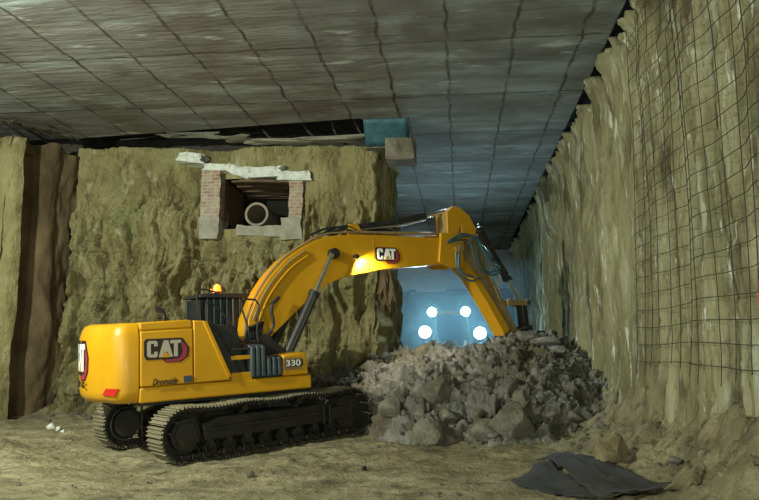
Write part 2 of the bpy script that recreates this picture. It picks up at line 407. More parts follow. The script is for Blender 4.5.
# ------------------------------------------------------------------ cross wall (faces the camera)
hA = atY(221, 179, YW); hB = atY(291, 229, YW)      # culvert mouth
HX0, HX1, HZ0, HZ1 = hA.x, hB.x, hB.z, hA.z
XL = atY(80, 300, YW).x; XF = atY(7, 300, 17.0).x
XE = atY(387, 300, YW).x
zs = np.arange(-.3, 8.0, .026); xs = np.arange(XL-.25, XE+.12, .026)
X, Z = np.meshgrid(xs, zs)
ztop = 7.86-(X+10.7)*.03+.06*vnoise(X*1.5, X*0+3)
Zc = np.minimum(Z, ztop)
def wall_disp(X, Z):
    wz = sstep(6.7, 5.5, Z+.5*vnoise(X*.9, Z*0))
    wx = X+.16*vnoise(X*1.5, Z*1.1, 0, 3)+.25*vnoise(X*.5, Z*.6, 0, 4); wzz = Z+.2*vnoise(X*1.2, Z*1.2, 0, 5)
    d = .30*fbm(X*.42, Z*.42, 0, 3, 52)
    ridge = np.abs(fbm(wx*2.1, wzz*.38, 0, 3, 51)); d = d + wz*1.0*np.minimum(ridge, .24)
    ridge2 = np.abs(fbm(wx*5.0, wzz*.95, 0, 3, 58)); d = d + (.35+.65*wz)*.60*np.minimum(ridge2, .22)
    gouge = np.clip(fbm(wx*3.4, wzz*.6, 0, 3, 57)-.18, 0, .22); d = d - 2.6*gouge*wz
    d = d - .45*np.clip(vnoise(wx*1.1, wzz*.8, 0, 71)-.5, 0, 1)
    d = d + .16*facet(wx*1.7, wzz*.8, 0, 54)*(.4+.6*wz)+.12*facet(wx*4.2, wzz*2.0, 0, 55)*(.25+.75*wz)+.07*facet(X*9, Z*6, 0, 59)*(.4+.6*wz)+.035*facet(X*19, Z*14, 0, 60)
    d = d + .10*(1-wz)*fbm(X*1.3, Z*1.1, 0, 4, 53)+.03*fbm(X*6, Z*5, 0, 4, 56)
    rg = sstep(-4.4, -3.6, X)
    d = d*(1-.45*rg) + rg*(.16*np.abs(np.sin(wx*3.8+.5*vnoise(X, Z*.4)))+.14*vnoise(X*1.1, Z*.35, 0, 61))
    for zc in (1.9, 3.3, 4.6):
        d = d - .06*np.exp(-((Z-zc-.08*vnoise(X*1.2, X*0))/.05)**2)
    return d
D = wall_disp(X, Z)
foot = .9*np.exp(-np.clip(Z, 0, None)/.7)
hole = sstep(.25, 1.0, np.maximum(np.maximum(HX0-X, X-HX1), np.maximum(HZ0-Z, Z-HZ1))+.1)
D = (D-.05)*(.12+.88*hole)
edge = sstep(XE-.35, XE+.1, X+.16*vnoise(Z*1.2, Z*0+7)+.1*vnoise(Z*4, Z*0+3))
Yv = YW - D - foot + edge*.8
Yv = Yv + np.clip(Z-ztop, 0, 1)*0.0 + np.where(Z > ztop, (Z-ztop)*9, 0)
mask = ~((X[:-1, :-1] > HX0) & (X[:-1, :-1] < HX1-.026) & (Z[:-1, :-1] > HZ0) & (Z[:-1, :-1] < HZ1-.026))
w = grid_mesh('wall_back', X, Yv, Zc, M['wall'], mask=mask); tag(w, 'excavated ochre earth face behind the excavator', 'wall', kind='structure')
# end of the earth block, turning away from the camera at its right side
ys = np.arange(19.2, 22.6, .06); zs = np.arange(-.3, 7.75, .06)
Y, Z = np.meshgrid(ys, zs)
d = .45*fbm(Y*.6, Z*.6, 0, 3, 91)+.12*lump(Y, Z, 1.6, 92)+.05*fbm(Y*4, Z*4, 0, 3, 93)
w = grid_mesh('wall_back_return', XE-.02+d*.8+.35*sstep(2.6, .5, Z)-.25*sstep(20, 19.3, Y), Y, Z, M['wall']); tag(w, 'ragged right end of the earth face', 'wall', kind='structure')
w.name = 'wall_end'
# back of the gap over the wall, shade put into its dark colour
tag(MB().bb((-11, 20.9, 7.3), (-2.3, 21.2, ZC+T)).build('wall_gap', M['void_shade_steel']), 'back of the gap over the earth face, coloured as shade', 'wall', kind='structure')
tag(MB().bb((-10.7, 19.9, 7.2), (-2.3, 21.0, 7.55)).build('wall_crown', M['wall']), 'crown of the earth block under the slab', 'wall', kind='structure')
# left block: front face and shaded side face
ZL = 7.5
zs = np.arange(-.3, ZL+.25, .06)
ys = np.arange(16.95, 19.7, .05); Y, Z = np.meshgrid(ys, zs)
d = .18*fbm(Y*1.2, Z*.5, 0, 3, 101)+.05*fbm(Y*5, Z*2, 0, 3, 102)+.22*np.clip(np.cos((Y-18.35)/.26), 0, 1)*(np.abs(Y-18.35) < .4)
d = d - .25*sstep(17.2, 17.8, Y) + .25*sstep(17.05, 17.0, Y)*0
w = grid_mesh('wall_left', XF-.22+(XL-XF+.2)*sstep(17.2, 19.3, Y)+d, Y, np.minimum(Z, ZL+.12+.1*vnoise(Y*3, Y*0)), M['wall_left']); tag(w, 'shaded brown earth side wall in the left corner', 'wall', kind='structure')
xs = np.arange(-15.5, XF+.12, .05); X, Z = np.meshgrid(xs, zs)
d = .15*fbm(X*1.2, Z*.6, 0, 3, 111)+.09*np.abs(fbm(X*3, Z*.9, 0, 3, 112))+.03*fbm(X*7, Z*5, 0, 3, 113)
rd = np.clip((X-XF+.2)/.3, 0, 1)**2*.3
w = grid_mesh('wall_left_front', X, 17.0-d+rd, np.minimum(Z, ZL-.03+.08*vnoise(X*3, X*0)), M['wall']); w.name = 'wall_left_face'; tag(w, 'ochre earth face at the far left edge', 'wall', kind='structure')
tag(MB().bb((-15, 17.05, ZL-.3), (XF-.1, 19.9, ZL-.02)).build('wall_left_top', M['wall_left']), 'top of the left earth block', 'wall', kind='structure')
tag(MB().bb((-16, 19.7, -.3), (XL-.3, 21.2, ZC+T)).build('wall_left_back', M['void_shade_steel']), 'panel coloured as the shaded gap above the left earth block', 'wall', kind='structure')  # panel holds the shade of the gap in its dark colour

# ------------------------------------------------------------------ right wall of bored piles
zs = np.arange(-.3, 8.05, .05)
ys = np.concatenate([np.arange(3.0, 20, .035), np.arange(20, 46.5, .07)])
Y, Z = np.meshgrid(ys, zs)
pitch = .98; ph = (Y/pitch) + .05*vnoise(Y*.2, Z*.25, 0, 3)+.035*vnoise(Y*.9, Z*.8, 0, 4)
k = np.floor(ph); fr = ph-k-.5; ki = k.astype(np.int64)
col = np.sqrt(np.clip(1-(fr*1.86)**2, 0, 1))
dsp = .40*col*(.8+.35*(_h(ki, ki*0, ki*0, 7)-.5)) + .10*(_h(ki, ki*0, ki*0, 8)-.5)
wy = Y+.10*vnoise(Y*1.3, Z*.7, 0, 14)
dsp = dsp + .10*fbm(Y*.8, Z*.35, 0, 3, 121) + .16*np.abs(fbm(wy*3.2, Z*.28, 0, 3, 122)) + .10*np.abs(fbm(wy*8, Z*.6, 0, 3, 124))
dsp = dsp + .045*facet(wy*3.5, Z*1.3, 0, 123)+.03*fbm(Y*9, Z*4, 0, 3, 125)
dsp = dsp - .30*np.clip(vnoise(wy*1.8, Z*.7, 0, 128)-.45, 0, 1) - .12*np.clip(fbm(wy*5, Z*.8, 0, 3, 127)-.2, 0, 1)*2
kj = np.round(ph).astype(np.int64)
dsp = dsp - (.08+.40*_h(kj, kj*0, kj*0, 12))*np.exp(-((.5-np.abs(fr))/.085)**2)*(.6+.5*vnoise(Y*.4, Z*.6, 0, 19))
slot = np.exp(-((Y-24.6)/1.3)**4)*sstep(6.3, 5.3, Z)*.75
far = sstep(27, 31, Y)
dsp = dsp*(1-.35*far) - slot
lowz = np.exp(-np.clip(Z, 0, None)/.8)
bottom = lowz*(.18+.2*facet(Y*1.8, Z*1.8, 0, 129)+.1*facet(Y*5, Z*5, 0, 130))*sstep(19, 12, Y)
ztopR = 7.70+.16*vnoise(Y*1.1, Y*0, 0, 9)+.14*vnoise(Y*3.1, Y*0, 0, 10)+.08*vnoise(Y*8, Y*0, 0, 11)
crown = .26*np.exp(-np.clip(ztopR-Z, 0, None)/.38)*(.35+.8*lump(Y, Z, 1.5, 15)+.3*facet(Y*3.5, Z*3.5, 0, 16))
Xv = XW - dsp - bottom - crown + np.where(Z > ztopR, (Z-ztopR)*6, 0)
w = grid_mesh('wall_right', Xv, Y, np.minimum(Z, ztopR), M['pile_wall']); tag(w, 'tall wall of soil-caked bored piles on the right', 'wall', kind='structure')
YR, ZR, XR = ys, zs, Xv
def wall_x(y, z):
    i = int(np.clip(np.searchsorted(ZR, z), 0, len(ZR)-1)); j = int(np.clip(np.searchsorted(YR, y), 0, len(YR)-1)); return float(XR[i, j])
tag(MB().bb((4.3, 2, 0), (4.6, 47, ZC+T)).build('wall_right_back', M['void_shade_steel']), 'panel behind the pile tops, coloured as shade', 'wall', kind='structure')  # backing panel, its dark colour stands for shade behind the piles
# far end of the tunnel
M['end_pale'] = mat('far_concrete', [(.30, .33, .32), (.42, .46, .45)], .6, .9, bump=.3, stretch=(.5, 1, 2))
M['end_dark'] = mat('far_earth', [(.08, .085, .075), (.14, .145, .12)], .8, .95, bump=.6)
YF = 45.0; zb = atY(430, 292, YF).z
tag(MB().bb((-9.5, YF, zb), (4.5, YF+.5, ZC+T)).build('wall_far', M['end_pale']), 'pale concrete headwall at the far end', 'wall', kind='structure')
X, Z = np.meshgrid(np.arange(-9.5, 4.6, .2), np.arange(-.3, zb+.21, .2))
tag(grid_mesh('wall_far_lower', X, YF-1.0-.5*fbm(X*.6, Z*.6, 0, 3, 131)+np.where(Z > zb-.1, 1.0, 0), Z, M['end_dark']), 'dark unexcavated earth at the far end', 'wall', kind='structure').name = 'wall_far_earth'
Y, Z = np.meshgrid(np.arange(22.3, 45.2, .2), np.arange(-.3, 8.2, .2))
tag(grid_mesh('wall_far_left', -7.2+.5*fbm(Y*.5, Z*.5, 0, 3, 132), Y, Z, M['wall']), 'left earth wall of the far tunnel', 'wall', kind='structure')
tag(MB().bb((-8, 22.2, -.3), (-2.6, 22.5, ZC+T)).build('wall_block_back', M['wall']), 'rear of the earth block', 'wall', kind='structure')

# light levels
LAMP_W, HAZE, KEY_W, KEY2_W, FILL_W, FAR_W, HEAP_W, AMB, BOOM_W = 650, .011, 1650, 420, 420, 160, 1200, .03, 500

# ------------------------------------------------------------------ EXCAVATOR
EXC = empty('excavator', (EX, EY, 0), (0, -TILT, EH))
tag(EXC, 'yellow crawler excavator with amber beacon reaching its arm over the rubble heap', 'excavator')
MU = EXC.rotation_euler.to_matrix() @ Matrix.Rotation(SWING, 3, 'Z')     # upper structure axes
OU = Vector((EX, EY, 0))
def uw(px, py, v):
    """point of the upper structure's plane v=const lying on a photo pixel -> (u, w)"""
    d = ray(px, py); o = MU.transposed() @ (CAM-OU); d = MU.transposed() @ d
    t = (v-o.y)/d.y; q = o+d*t; return (q.x, q.z)
def UP(mb, name, m, parent=EXC, **k):
    if parent is not EXC and parent is not None:
        return mb.build(name, m, parent, **k)
    return mb.build(name, m, parent, rotz=SWING, **k)

# undercarriage ------------------------------------------------
R, CU, CW = .44, 1.85, .49
def track_pt(s, L):
    """arc length -> (u, w, angle) around the belt, starting on the bottom rear, running forward"""
    st = 2*CU; arc = PI*R; tot = 2*st+2*arc; s = s % tot
    if s < st: return (-CU+s, CW-R, 0)
    s -= st
    if s < arc: a = s/R; return (CU+R*math.sin(a), CW-R*math.cos(a), a)
    s -= arc
    if s < st:
        sag = -.035*math.sin(3*PI*s/st)**2
        return (CU-s, CW+R+sag, PI)
    s -= st; a = s/R; return (-CU-R*math.sin(a), CW+R*math.cos(a), PI+a)
TOT = 4*CU+2*PI*R
def make_shoe(parent):
    b = MB(); b.bb((-.094, -.30, -.022), (.094, .30, .0))
    for q in (-.08, -.01, .06): b.bb((q, -.30, -.055), (q+.022, .30, -.02))
    b.bb((-.08, -.10, 0), (.08, -.05, .07)); b.bb((-.08, .05, 0), (.08, .10, .07))
    o = b.build('track_shoe', M['shoe'], parent); o.data.materials.append(M['dark'])
    for p in o.data.polygons:
        if abs(p.normal.y) > .5 or p.normal.z > .5: p.material_index = 1
    return o
NS = 49
proto_shoe = None
for side in (-1, 1):
    v0 = side*1.28
    b = MB()
    b.prism([(-1.45, .34), (1.35, .34), (1.5, .42), (1.5, .60), (1.2, .70), (-1.2, .72), (-1.5, .62)], v0-.17, v0+.17)
    b.prism([(-1.35, .50), (1.2, .50), (1.3, .52), (1.3, .56), (-1.35, .56)], v0-.22, v0+.22)
    for q in (1.15, 1.3): b.bb((q, v0-.24, .3), (q+.05, v0+.24, .68))
    b.bb((1.3, v0-.22, .36), (1.75, v0+.22, .62))
    tf = b.build('track_frame', M['dark'], EXC, bevel=.012)
    for i in range(NS):
        u, w_, a = track_pt((i+.3)*TOT/NS, TOT)
        if proto_shoe is None: proto_shoe = make_shoe(tf); o = proto_shoe
        else:
            o = proto_shoe.copy(); COL.objects.link(o); o.parent = tf
        o.location = (u, v0, w_); o.rotation_euler = (0, -a, 0)
    # sprocket (rear), idler (front), rollers
    b = MB(); n = 21; pts = []
    for i in range(n*2):
        r_ = .40 if i % 2 else .35; a = PI*i/n; pts.append((-CU+r_*math.cos(a), CW+r_*math.sin(a)))
    b.prism(pts, v0-.04, v0+.04); b.cyl((-CU, v0-.20, CW), (-CU, v0+.20, CW), .27, n=32); b.cyl((-CU, v0-.24, CW), (-CU, v0+.24, CW), .2, n=32)
    for i in range(12):
        a = 2*PI*i/12; p = (-CU+.235*math.cos(a), CW+.235*math.sin(a)); b.cyl((p[0], v0-.215, p[1]), (p[0], v0+.215, p[1]), .018, n=8)
    sp = b.build('sprocket', M['dark'], tf, smooth=True)
    b = MB(); b.cyl((CU, v0-.07, CW), (CU, v0+.07, CW), .40, n=36); b.cyl((CU, v0-.15, CW), (CU, v0+.15, CW), .34, n=36); b.cyl((CU, v0-.2, CW), (CU, v0+.2, CW), .10, n=20)
    b.build('idler', M['dark'], tf, smooth=True)
    for q in np.linspace(-1.35, 1.35, 8):
        b = MB(); b.cyl((q, v0-.17, .20), (q, v0+.17, .20), .085, n=18); b.cyl((q, v0-.17, .2), (q, v0-.11, .2), .115, n=18); b.cyl((q, v0+.11, .2), (q, v0+.17, .2), .115, n=18)
        b.bb((q-.05, v0-.19, .2), (q+.05, v0+.19, .36)); b.build('track_roller', M['dark'], tf, smooth=True)
    for q in (-.62, .62):
        b = MB(); b.cyl((q, v0-.16, .83), (q, v0+.16, .83), .07, n=16); b.bb((q-.04, v0-.05, .7), (q+.04, v0+.05, .83)); b.build('carrier_roller', M['dark'], tf, smooth=True)
    # step welded on the frame
    b = MB(); b.bb((.0, v0+side*.17, .66), (.75, v0+side*.27, .69)); b.build('track_step', M['dark'], tf, bevel=.005)
    # curved guard plate round the inside of the sprocket
    b = MB(); pts = [(-CU+.33*math.cos(a), v0-side*.26, CW+.33*math.sin(a)) for a in np.linspace(.5*PI, 1.5*PI, 18)] + [(-CU+.3, v0-side*.26, CW-.33), (-CU+.3, v0-side*.26, CW+.33)]
    b.tube(pts, .025, 8, closed=True); b.cyl((-CU, v0-side*.2, CW), (-CU, v0-side*.27, CW), .26, n=28)
    b.build('motor_guard', M['dark'], tf, smooth=True)
b = MB(); b.prism([(-1.0, -.6), (-1.25, -1.15), (-.7, -1.15), (-.35, -.75), (.35, -.75), (.7, -1.15), (1.25, -1.15), (1.0, -.6), (1.0, .6), (1.25, 1.15), (.7, 1.15), (.35, .75), (-.35, .75), (-.7, 1.15), (-1.25, 1.15), (-1.0, .6)], .50, .80, 'uv')
b.cyl((0, 0, .78), (0, 0, 1.06), .62, n=40)
b.build('car_body', M['dark'], EXC, bevel=.02)

# upper structure ----------------------------------------------
SIDE = -1.40
cwB, cwT = 1.07, 2.47
def plan(off=0.0):
    pts = [(-2.27, -1.38+off)]
    # rounded corner then shallow arc
    for a in np.linspace(-PI/2, -PI/2-1.15, 7):
        pts.append((-2.42+(.30-off)*math.cos(a), -1.08+(.30-off)*math.sin(a)))
    for y in np.linspace(-.82, .82, 13): pts.append((-2.99+off+.34*(y/1.0)**2*.95, y))
    for a in np.linspace(PI/2+1.15, PI/2, 7): pts.append((-2.42+(.30-off)*math.cos(a), 1.08+(.30-off)*math.sin(a)))
    pts.append((-2.27, 1.38-off)); return pts
def loft(mb, layers):
    rings = [[mb.bm.verts.new((p[0], p[1], z)) for p in pts] for pts, z in layers]; n = len(rings[0])
    for A, B in zip(rings, rings[1:]):
        for i in range(n): mb.bm.faces.new((A[i], A[(i+1) % n], B[(i+1) % n], B[i]))
    mb.bm.faces.new(rings[0][::-1]); mb.bm.faces.new(rings[-1]); return mb
b = MB(); loft(b, [(plan(.10), cwB), (plan(.02), cwB+.10), (plan(0), cwB+.2), (plan(0), cwT-.24), (plan(.025), cwT-.17), (plan(.05), cwT-.10), (plan(.10), cwT-.03), (plan(.18), cwT)])
cw = UP(b, 'counterweight', M['yellow'], smooth=True)
try: cw.data.set_sharp_from_angle(angle=1.0)
except Exception: pass
# deck with side skirt
b = MB(); b.bb((-2.26, -1.385, 1.06), (uw(312, 380, SIDE)[0], 1.385, 1.33))
UP(b, 'deck', M['yellow'], bevel=.03)
b = MB(); b.bb((-2.2, -1.1, .98), (1.2, 1.1, 1.07)); UP(b, 'belly_plate', M['black'])
b = MB(); b.cyl((0, 0, .9), (0, 0, 1.02), .72, n=40); UP(b, 'slew_ring', M['dark'], smooth=True)
# engine housing: body, door with louvre, sloped front panel
hf = uw(193, 318, SIDE)[0]; dr = uw(197, 376, SIDE)[0]
b = MB(); b.prism([(-2.255, 1.33), (-.9, 1.33), (hf-.05, 2.50), (-2.255, 2.47)], -1.33, .3); b.prism([(-2.255, 1.33), (-.9, 1.33), (-1.1, 2.2), (-2.255, 2.4)], .3, 1.38)
UP(b, 'engine_housing', M['yellow'], bevel=.04)
b = MB(); b.prism([(-2.245, 1.345), (hf-.005, 1.345), (hf-.005, 2.33), (-2.245, 2.31)], SIDE-.005, -1.32)
b.prism([(-2.245, 2.33), (hf-.005, 2.35), (hf-.03, 2.49), (-2.245, 2.465)], SIDE+.015, -1.30)
door = UP(b, 'engine_door', M['yellow'], bevel=.022, segs=3)
s0 = uw(197, 322, SIDE); s1 = uw(203, 322, SIDE); s2 = uw(230, 372, SIDE)
b = MB(); b.prism([(hf+.008, 1.345), (s2[0], 1.345), (s2[0], 1.42), (s1[0]+.05, 2.46), (hf+.008, 2.48)], SIDE-.005, -1.28)
UP(b, 'sloped_side_panel', M['yellow'], bevel=.02)
b = MB(); q0 = (s1[0]+.05, 2.46); q1 = (s2[0], 1.40)
b.prism([(q0[0]-.06, q0[1]), (q0[0]+.02, q0[1]), (q1[0]+.03, q1[1]), (q1[0]-.05, q1[1])], SIDE-.03, -1.33)
UP(b, 'panel_edge_strip', M['yellow'], bevel=.01)
# vent on the door
v0_, v1_ = uw(183.5, 376, SIDE), uw(192, 382, SIDE)
b = MB(); b.bb((v0_[0], SIDE-.02, v1_[1]), (v1_[0], SIDE, v0_[1])); vt = UP(b, 'door_latch', M['cover'])
# pumps / tank block behind the slope, black
p_ = uw(205, 318, -1.2)
b = MB(); b.prism([(s1[0]+.08, 2.42), (-.42, 2.35), (-.2, 1.34), (s2[0]-.1, 1.34)], -1.30, -.55)
UP(b, 'hydraulic_tank', M['black'], bevel=.03)
# dark diagonal grab rail panel
b = MB(); a0 = uw(204, 322, -1.42); a1 = uw(238, 376, -1.42)
b.prism([(a0[0], a0[1]), (a0[0]+.16, a0[1]+.01), (a1[0]+.10, a1[1]), (a1[0]-.16, a1[1])], -1.37, -1.29)
UP(b, 'diagonal_trim', M['black'], bevel=.01)
# steps with yellow bars
f0 = uw(232, 350, -1.38); f1 = uw(251, 350, -1.38)
b = MB(); b.bb((f0[0]-.1, -1.0, 1.33), (f1[0]+.3, -.6, 2.0)); UP(b, 'step_recess', M['black'], bevel=.02)
for (yy, hgt) in ((347, .035), (355, .06), (373, .12)):
    c0 = uw(231, yy+2, -1.36); c1 = uw(252, yy, -1.36)
    b = MB(); b.bb((c0[0], -1.38, c0[1]-hgt), (c1[0], -1.1, c0[1]+hgt*.3)); UP(b, 'step', M['yellow'] if hgt > .04 else M['dark'], bevel=.01)
# blue-grey corrugated tank covers
c0 = uw(250, 345, SIDE); c1 = uw(266, 374, SIDE); c2 = uw(282, 356, SIDE)
def ribbed(u0, u1, w0, w1, n):
    b = MB(); b.bb((u0, SIDE+.06, w0), (u1, -.75, w1))
    for i in range(n):
        u = u0+(i+.5)*(u1-u0)/n; b.bb((u-.045, SIDE-.03, w0+.03), (u+.045, SIDE+.08, w1-.03))
    return b
o = UP(ribbed(c0[0], c1[0], 1.34, c0[1], 3), 'ribbed_cover', M['cover'], bevel=.025)
o = UP(ribbed(c1[0]+.01, c2[0], 1.34, c2[1]+.02, 3), 'ribbed_cover', M['cover'], bevel=.025)
# front tool box with number
t0 = uw(283, 355, SIDE); t1 = uw(307, 352, SIDE)
b = MB(); b.prism([(t0[0], 1.34), (t1[0]+.03, 1.34), (t1[0]-.02, t1[1]), (t0[0], t0[1])], SIDE-.0, -.75)
tb = UP(b, 'tool_box', M['yellow'], bevel=.03)
n0 = uw(286, 361, SIDE); n1 = uw(301, 368, SIDE)
# lower front deck lip
b = MB(); b.bb((1.0, -1.39, 1.06), (1.4, -.3, 1.3)); 

# text helper
def text_obj(txt, size, name, m, parent, loc, rot, shear=0.0, sx=1.0):
    cu = bpy.data.curves.new('t', 'FONT'); cu.body = txt; cu.size = size; cu.extrude = .004; cu.shear = shear; cu.offset = size*.012
    t = bpy.data.objects.new('t', cu); COL.objects.link(t)
    dg = bpy.context.evaluated_depsgraph_get(); me = bpy.data.meshes.new_from_object(t.evaluated_get(dg)); bpy.data.objects.remove(t)
    o = link(name, me, m, parent); o.location = loc; o.rotation_euler = rot; o.scale = (sx, 1, 1); return o
# CAT badge: coordinates 0..1.55 wide, 0..1 high, mapped by f(s, t, lift)
LC = [(0.0, .12), (.08, .02), (.36, .0), (.42, .10), (.42, .34), (.28, .34), (.28, .20), (.15, .20), (.15, .82), (.28, .82), (.28, .66), (.42, .66), (.42, .90), (.34, 1), (.08, 1), (0, .88)]
LA = [(.46, 0), (.60, 0), (.70, .30), (.83, .30), (.90, 0), (1.04, 0), (.85, 1), (.66, 1)]
LA2 = [(.58, -.02), (.92, -.02), (.75, .34)]
LT = [(.93, 1), (1.38, 1), (1.38, .80), (1.24, .80), (1.24, 0), (1.08, 0), (1.08, .80), (.93, .80)]
BK = [(-.12, .10), (-.04, -.13), (.60, -.13), (.75, -.34), (1.38, -.34), (1.68, -.02), (1.72, .50), (1.45, 1.08), (1.40, 1.12), (-.02, 1.12), (-.12, 1.0)]
RD = [(.66, -.16), (.78, -.30), (1.34, -.30), (1.60, .0), (1.64, .48), (1.42, .95), (1.40, .60), (1.45, .25), (1.30, -.10), (1.0, -.16)]
def badge(parent, f, white, name='maker_badge', flat=False):
    def poly(pts, lift, th):
        b_ = MB(); P0 = []
        # subdivide so that it can follow a curved surface
        for i in range(len(pts)):
            a, c = pts[i], pts[(i+1) % len(pts)]; n = 1 if flat else max(1, int(abs(c[0]-a[0])/.12))
            for q in range(n): P0.append((a[0]+(c[0]-a[0])*q/n, a[1]+(c[1]-a[1])*q/n))
        A = [b_.bm.verts.new(f(p[0], p[1], lift)) for p in P0]; B = [b_.bm.verts.new(f(p[0], p[1], lift+th)) for p in P0]
        b_.bm.faces.new(A[::-1]); b_.bm.faces.new(B)
        for i in range(len(P0)): b_.bm.faces.new((A[i], A[(i+1) % len(P0)], B[(i+1) % len(P0)], B[i]))
        return b_
    rz = SWING if parent is EXC else None
    bk = poly(BK, 0.002, .004).build(name, M['logo_black'], parent, rotz=rz)
    poly(RD, .006, .003).build('badge_field', M['logo_red'], bk)
    for nm, pt in (('letter_c', LC), ('letter_a', LA), ('letter_t', LT)):
        poly(pt, .008, .004).build('letter', white, bk)
    poly(LA2, .012, .003).build('badge_triangle', M['yellow'], bk)
    return bk
def flat_badge(pxa, pxb, v):       # left-bottom and right-top pixels of the letters
    A = uw(*pxa, v); B = uw(*pxb, v); 
    return A, B
A = uw(147, 358, SIDE-.006); B = uw(181, 339.5, SIDE-.006); W_ = B[0]-A[0]; H_ = (B[1]-A[1])
badge(EXC, lambda s, t, l: (A[0]+s/1.38*W_, SIDE-.006-l, A[1]+t*H_), M['logo_grey'], flat=True)
# script on door, number on the tool box
p0 = uw(152, 385.5, SIDE)
text_obj('Dromside', .165, 'door_script', M['logo_black'], EXC, Matrix.Rotation(SWING, 3, 'Z') @ Vector((p0[0], SIDE-.012, p0[1])), (PI/2, 0, SWING), shear=.35, sx=.66)
p0 = uw(285.5, 367, SIDE)
b = MB(); pa = uw(284, 358, SIDE); pb = uw(302, 369, SIDE); b.bb((pa[0], SIDE-.008, pb[1]), (pb[0], SIDE, pa[1]-.0)); 
np_ = UP(b, 'number_plate', M['yellow_dirty'])
text_obj('330', .20, 'number', M['logo_black'], EXC, Matrix.Rotation(SWING, 3, 'Z') @ Vector((p0[0]+.02, SIDE-.014, p0[1])), (PI/2, 0, SWING), sx=1.2)
text_obj('330', .165, 'number', M['logo_white'], EXC, Matrix.Rotation(SWING, 3, 'Z') @ Vector((p0[0]+.0, SIDE-.022, p0[1]+.015)), (PI/2, 0, SWING), sx=1.3)
# rear badge on the counterweight curve: s runs along v (viewed from behind: left of picture = +v)
def rear(s, t, l):
    y = .24-s*.40; return (-2.99+.34*.95*y*y-l-.004, y, 1.62+t*.50)
badge(EXC, rear, M['logo_white'])
o = text_obj('330', .16, 'rear_number', M['logo_black'], EXC, Matrix.Rotation(SWING, 3, 'Z') @ Vector((-2.99, .27, 1.33)), (PI/2, 0, -PI/2+SWING), sx=1.25)
o = text_obj('GC', .16, 'rear_letters', M['logo_black'], EXC, Matrix.Rotation(SWING, 3, 'Z') @ Vector((-2.995, -.13, 1.33)), (PI/2, 0, -PI/2+SWING), sx=1.25)
# red reflector
def cwp(y, z, l=.006): return (-2.99+.34*.95*y*y-l, y, z)
b = MB(); 
def cw_px(px, z, lift=.006):
    pl = [p for p in plan(0) if p[1] < .3]; out = []
    for p in pl:
        d = OU + MU @ Vector((p[0], p[1], z)) - CAM; out.append(379.5+F*d.dot(RT)/d.dot(FW))
    j = int(np.argmin(out)); seq = sorted(zip(out, pl)); xs_ = [q[0] for q in seq]
    x = float(np.interp(px, xs_, [q[1][0] for q in seq])); y = float(np.interp(px, xs_, [q[1][1] for q in seq]))
    return (x-lift, y-lift, z)
RB = [cw_px(103+12.5*i/8, 1.22, .008) for i in range(9)]; RT_ = [cw_px(107+12.5*i/8, 1.34, .008) for i in range(9)]
g0 = [[b.bm.verts.new(p) for p in r_] for r_ in (RB, RT_)]; g1 = [[b.bm.verts.new((p[0]-.014, p[1]-.012, p[2])) for p in r_] for r_ in (RB, RT_)]
for g_ in (g0, g1):
    for i in range(8): b.bm.faces.new((g_[0][i], g_[0][i+1], g_[1][i+1], g_[1][i]))
for r_ in (0, 1):
    for i in range(8): b.bm.faces.new((g0[r_][i], g0[r_][i+1], g1[r_][i+1], g1[r_][i]))
for j in (0, 8): b.bm.faces.new((g0[0][j], g0[1][j], g1[1][j], g1[0][j]))
UP(b, 'rear_reflector', M['red'])
# exhaust stub and hood rail
e0 = uw(164, 318, -.2); b = MB(); b.tube(smooth_path([(e0[0], -.2, 2.42), (e0[0], -.2, 2.62), (e0[0]-.05, -.2, 2.70), (e0[0]-.16, -.2, 2.74)]), .045, 12)
UP(b, 'exhaust_pipe', M['black'], smooth=True)

# cab (left side of the machine, far from the camera) ---------
cu0, cu1, cv0, cv1, cz0, cz1 = uw(200, 300, .3)[0], uw(264, 300, .3)[0], .30, 1.36, 1.30, 2.98
b = MB()
b.bb((cu0, cv0, cz0), (cu1, cv1, cz0+.75))
for (u, v) in ((cu0+.04, cv0+.04), (cu0+.04, cv1-.04), (cu1-.04, cv0+.04), (cu1-.04, cv1-.04), (cu0+.75, cv0+.03)):
    b.bb((u-.045, v-.04, cz0+.7), (u+.045, v+.04, cz1-.04))
b.bb((cu0, cv0, cz0+1.02), (cu0+.5, cv0+.05, cz0+.7))
cab = UP(b, 'cab', M['black'], bevel=.02)
b = MB(); b.prism([(cu0-.05, cz1-.02), (cu1+.06, cz1-.05), (cu1+.04, cz1+.05), (cu0+.2, cz1+.09), (cu0-.02, cz1+.06)], cv0-.04, cv1+.04); b.build('cab_roof', M['black'], cab, bevel=.03)
b = MB(); b.bb((cu0+.08, cv0+.012, cz0+.75), (cu0+.7, cv0+.022, cz1-.05)); b.build('cab_window', M['glass'], cab)
b = MB(); b.bb((cu0+.8, cv0+.012, cz0+.75), (cu1-.08, cv0+.022, cz1-.05)); b.build('cab_window', M['glass'], cab)
b = MB(); b.bb((cu0+.012, cv0+.08, cz0+.75), (cu0+.022, cv1-.08, cz1-.05)); b.build('cab_window', M['glass'], cab)
b = MB(); b.bb((cu1-.022, cv0+.08, cz0+.2), (cu1-.012, cv1-.08, cz1-.05)); b.build('cab_window', M['glass'], cab)
b = MB(); b.bb((cu0+.08, cv1-.022, cz0+.75), (cu1-.08, cv1-.012, cz1-.05)); b.build('cab_window', M['glass'], cab)
# vertical guard bars over the side glass
for q in np.linspace(cu0+.15, cu1-.15, 9):
    b = MB(); b.cyl((q, cv0-.025, cz0+.78), (q, cv0-.025, cz1-.04), .010, n=8); b.build('guard_bar', M['cover'], cab)
b = MB(); b.bb((-.1, .6, 1.9), (.35, 1.1, 2.05)); b.box((-.12, .85, 2.35), (.14, .46, .7), Euler((0, -.15, 0))); b.build('operator_seat', M['seat'], cab, bevel=.04)
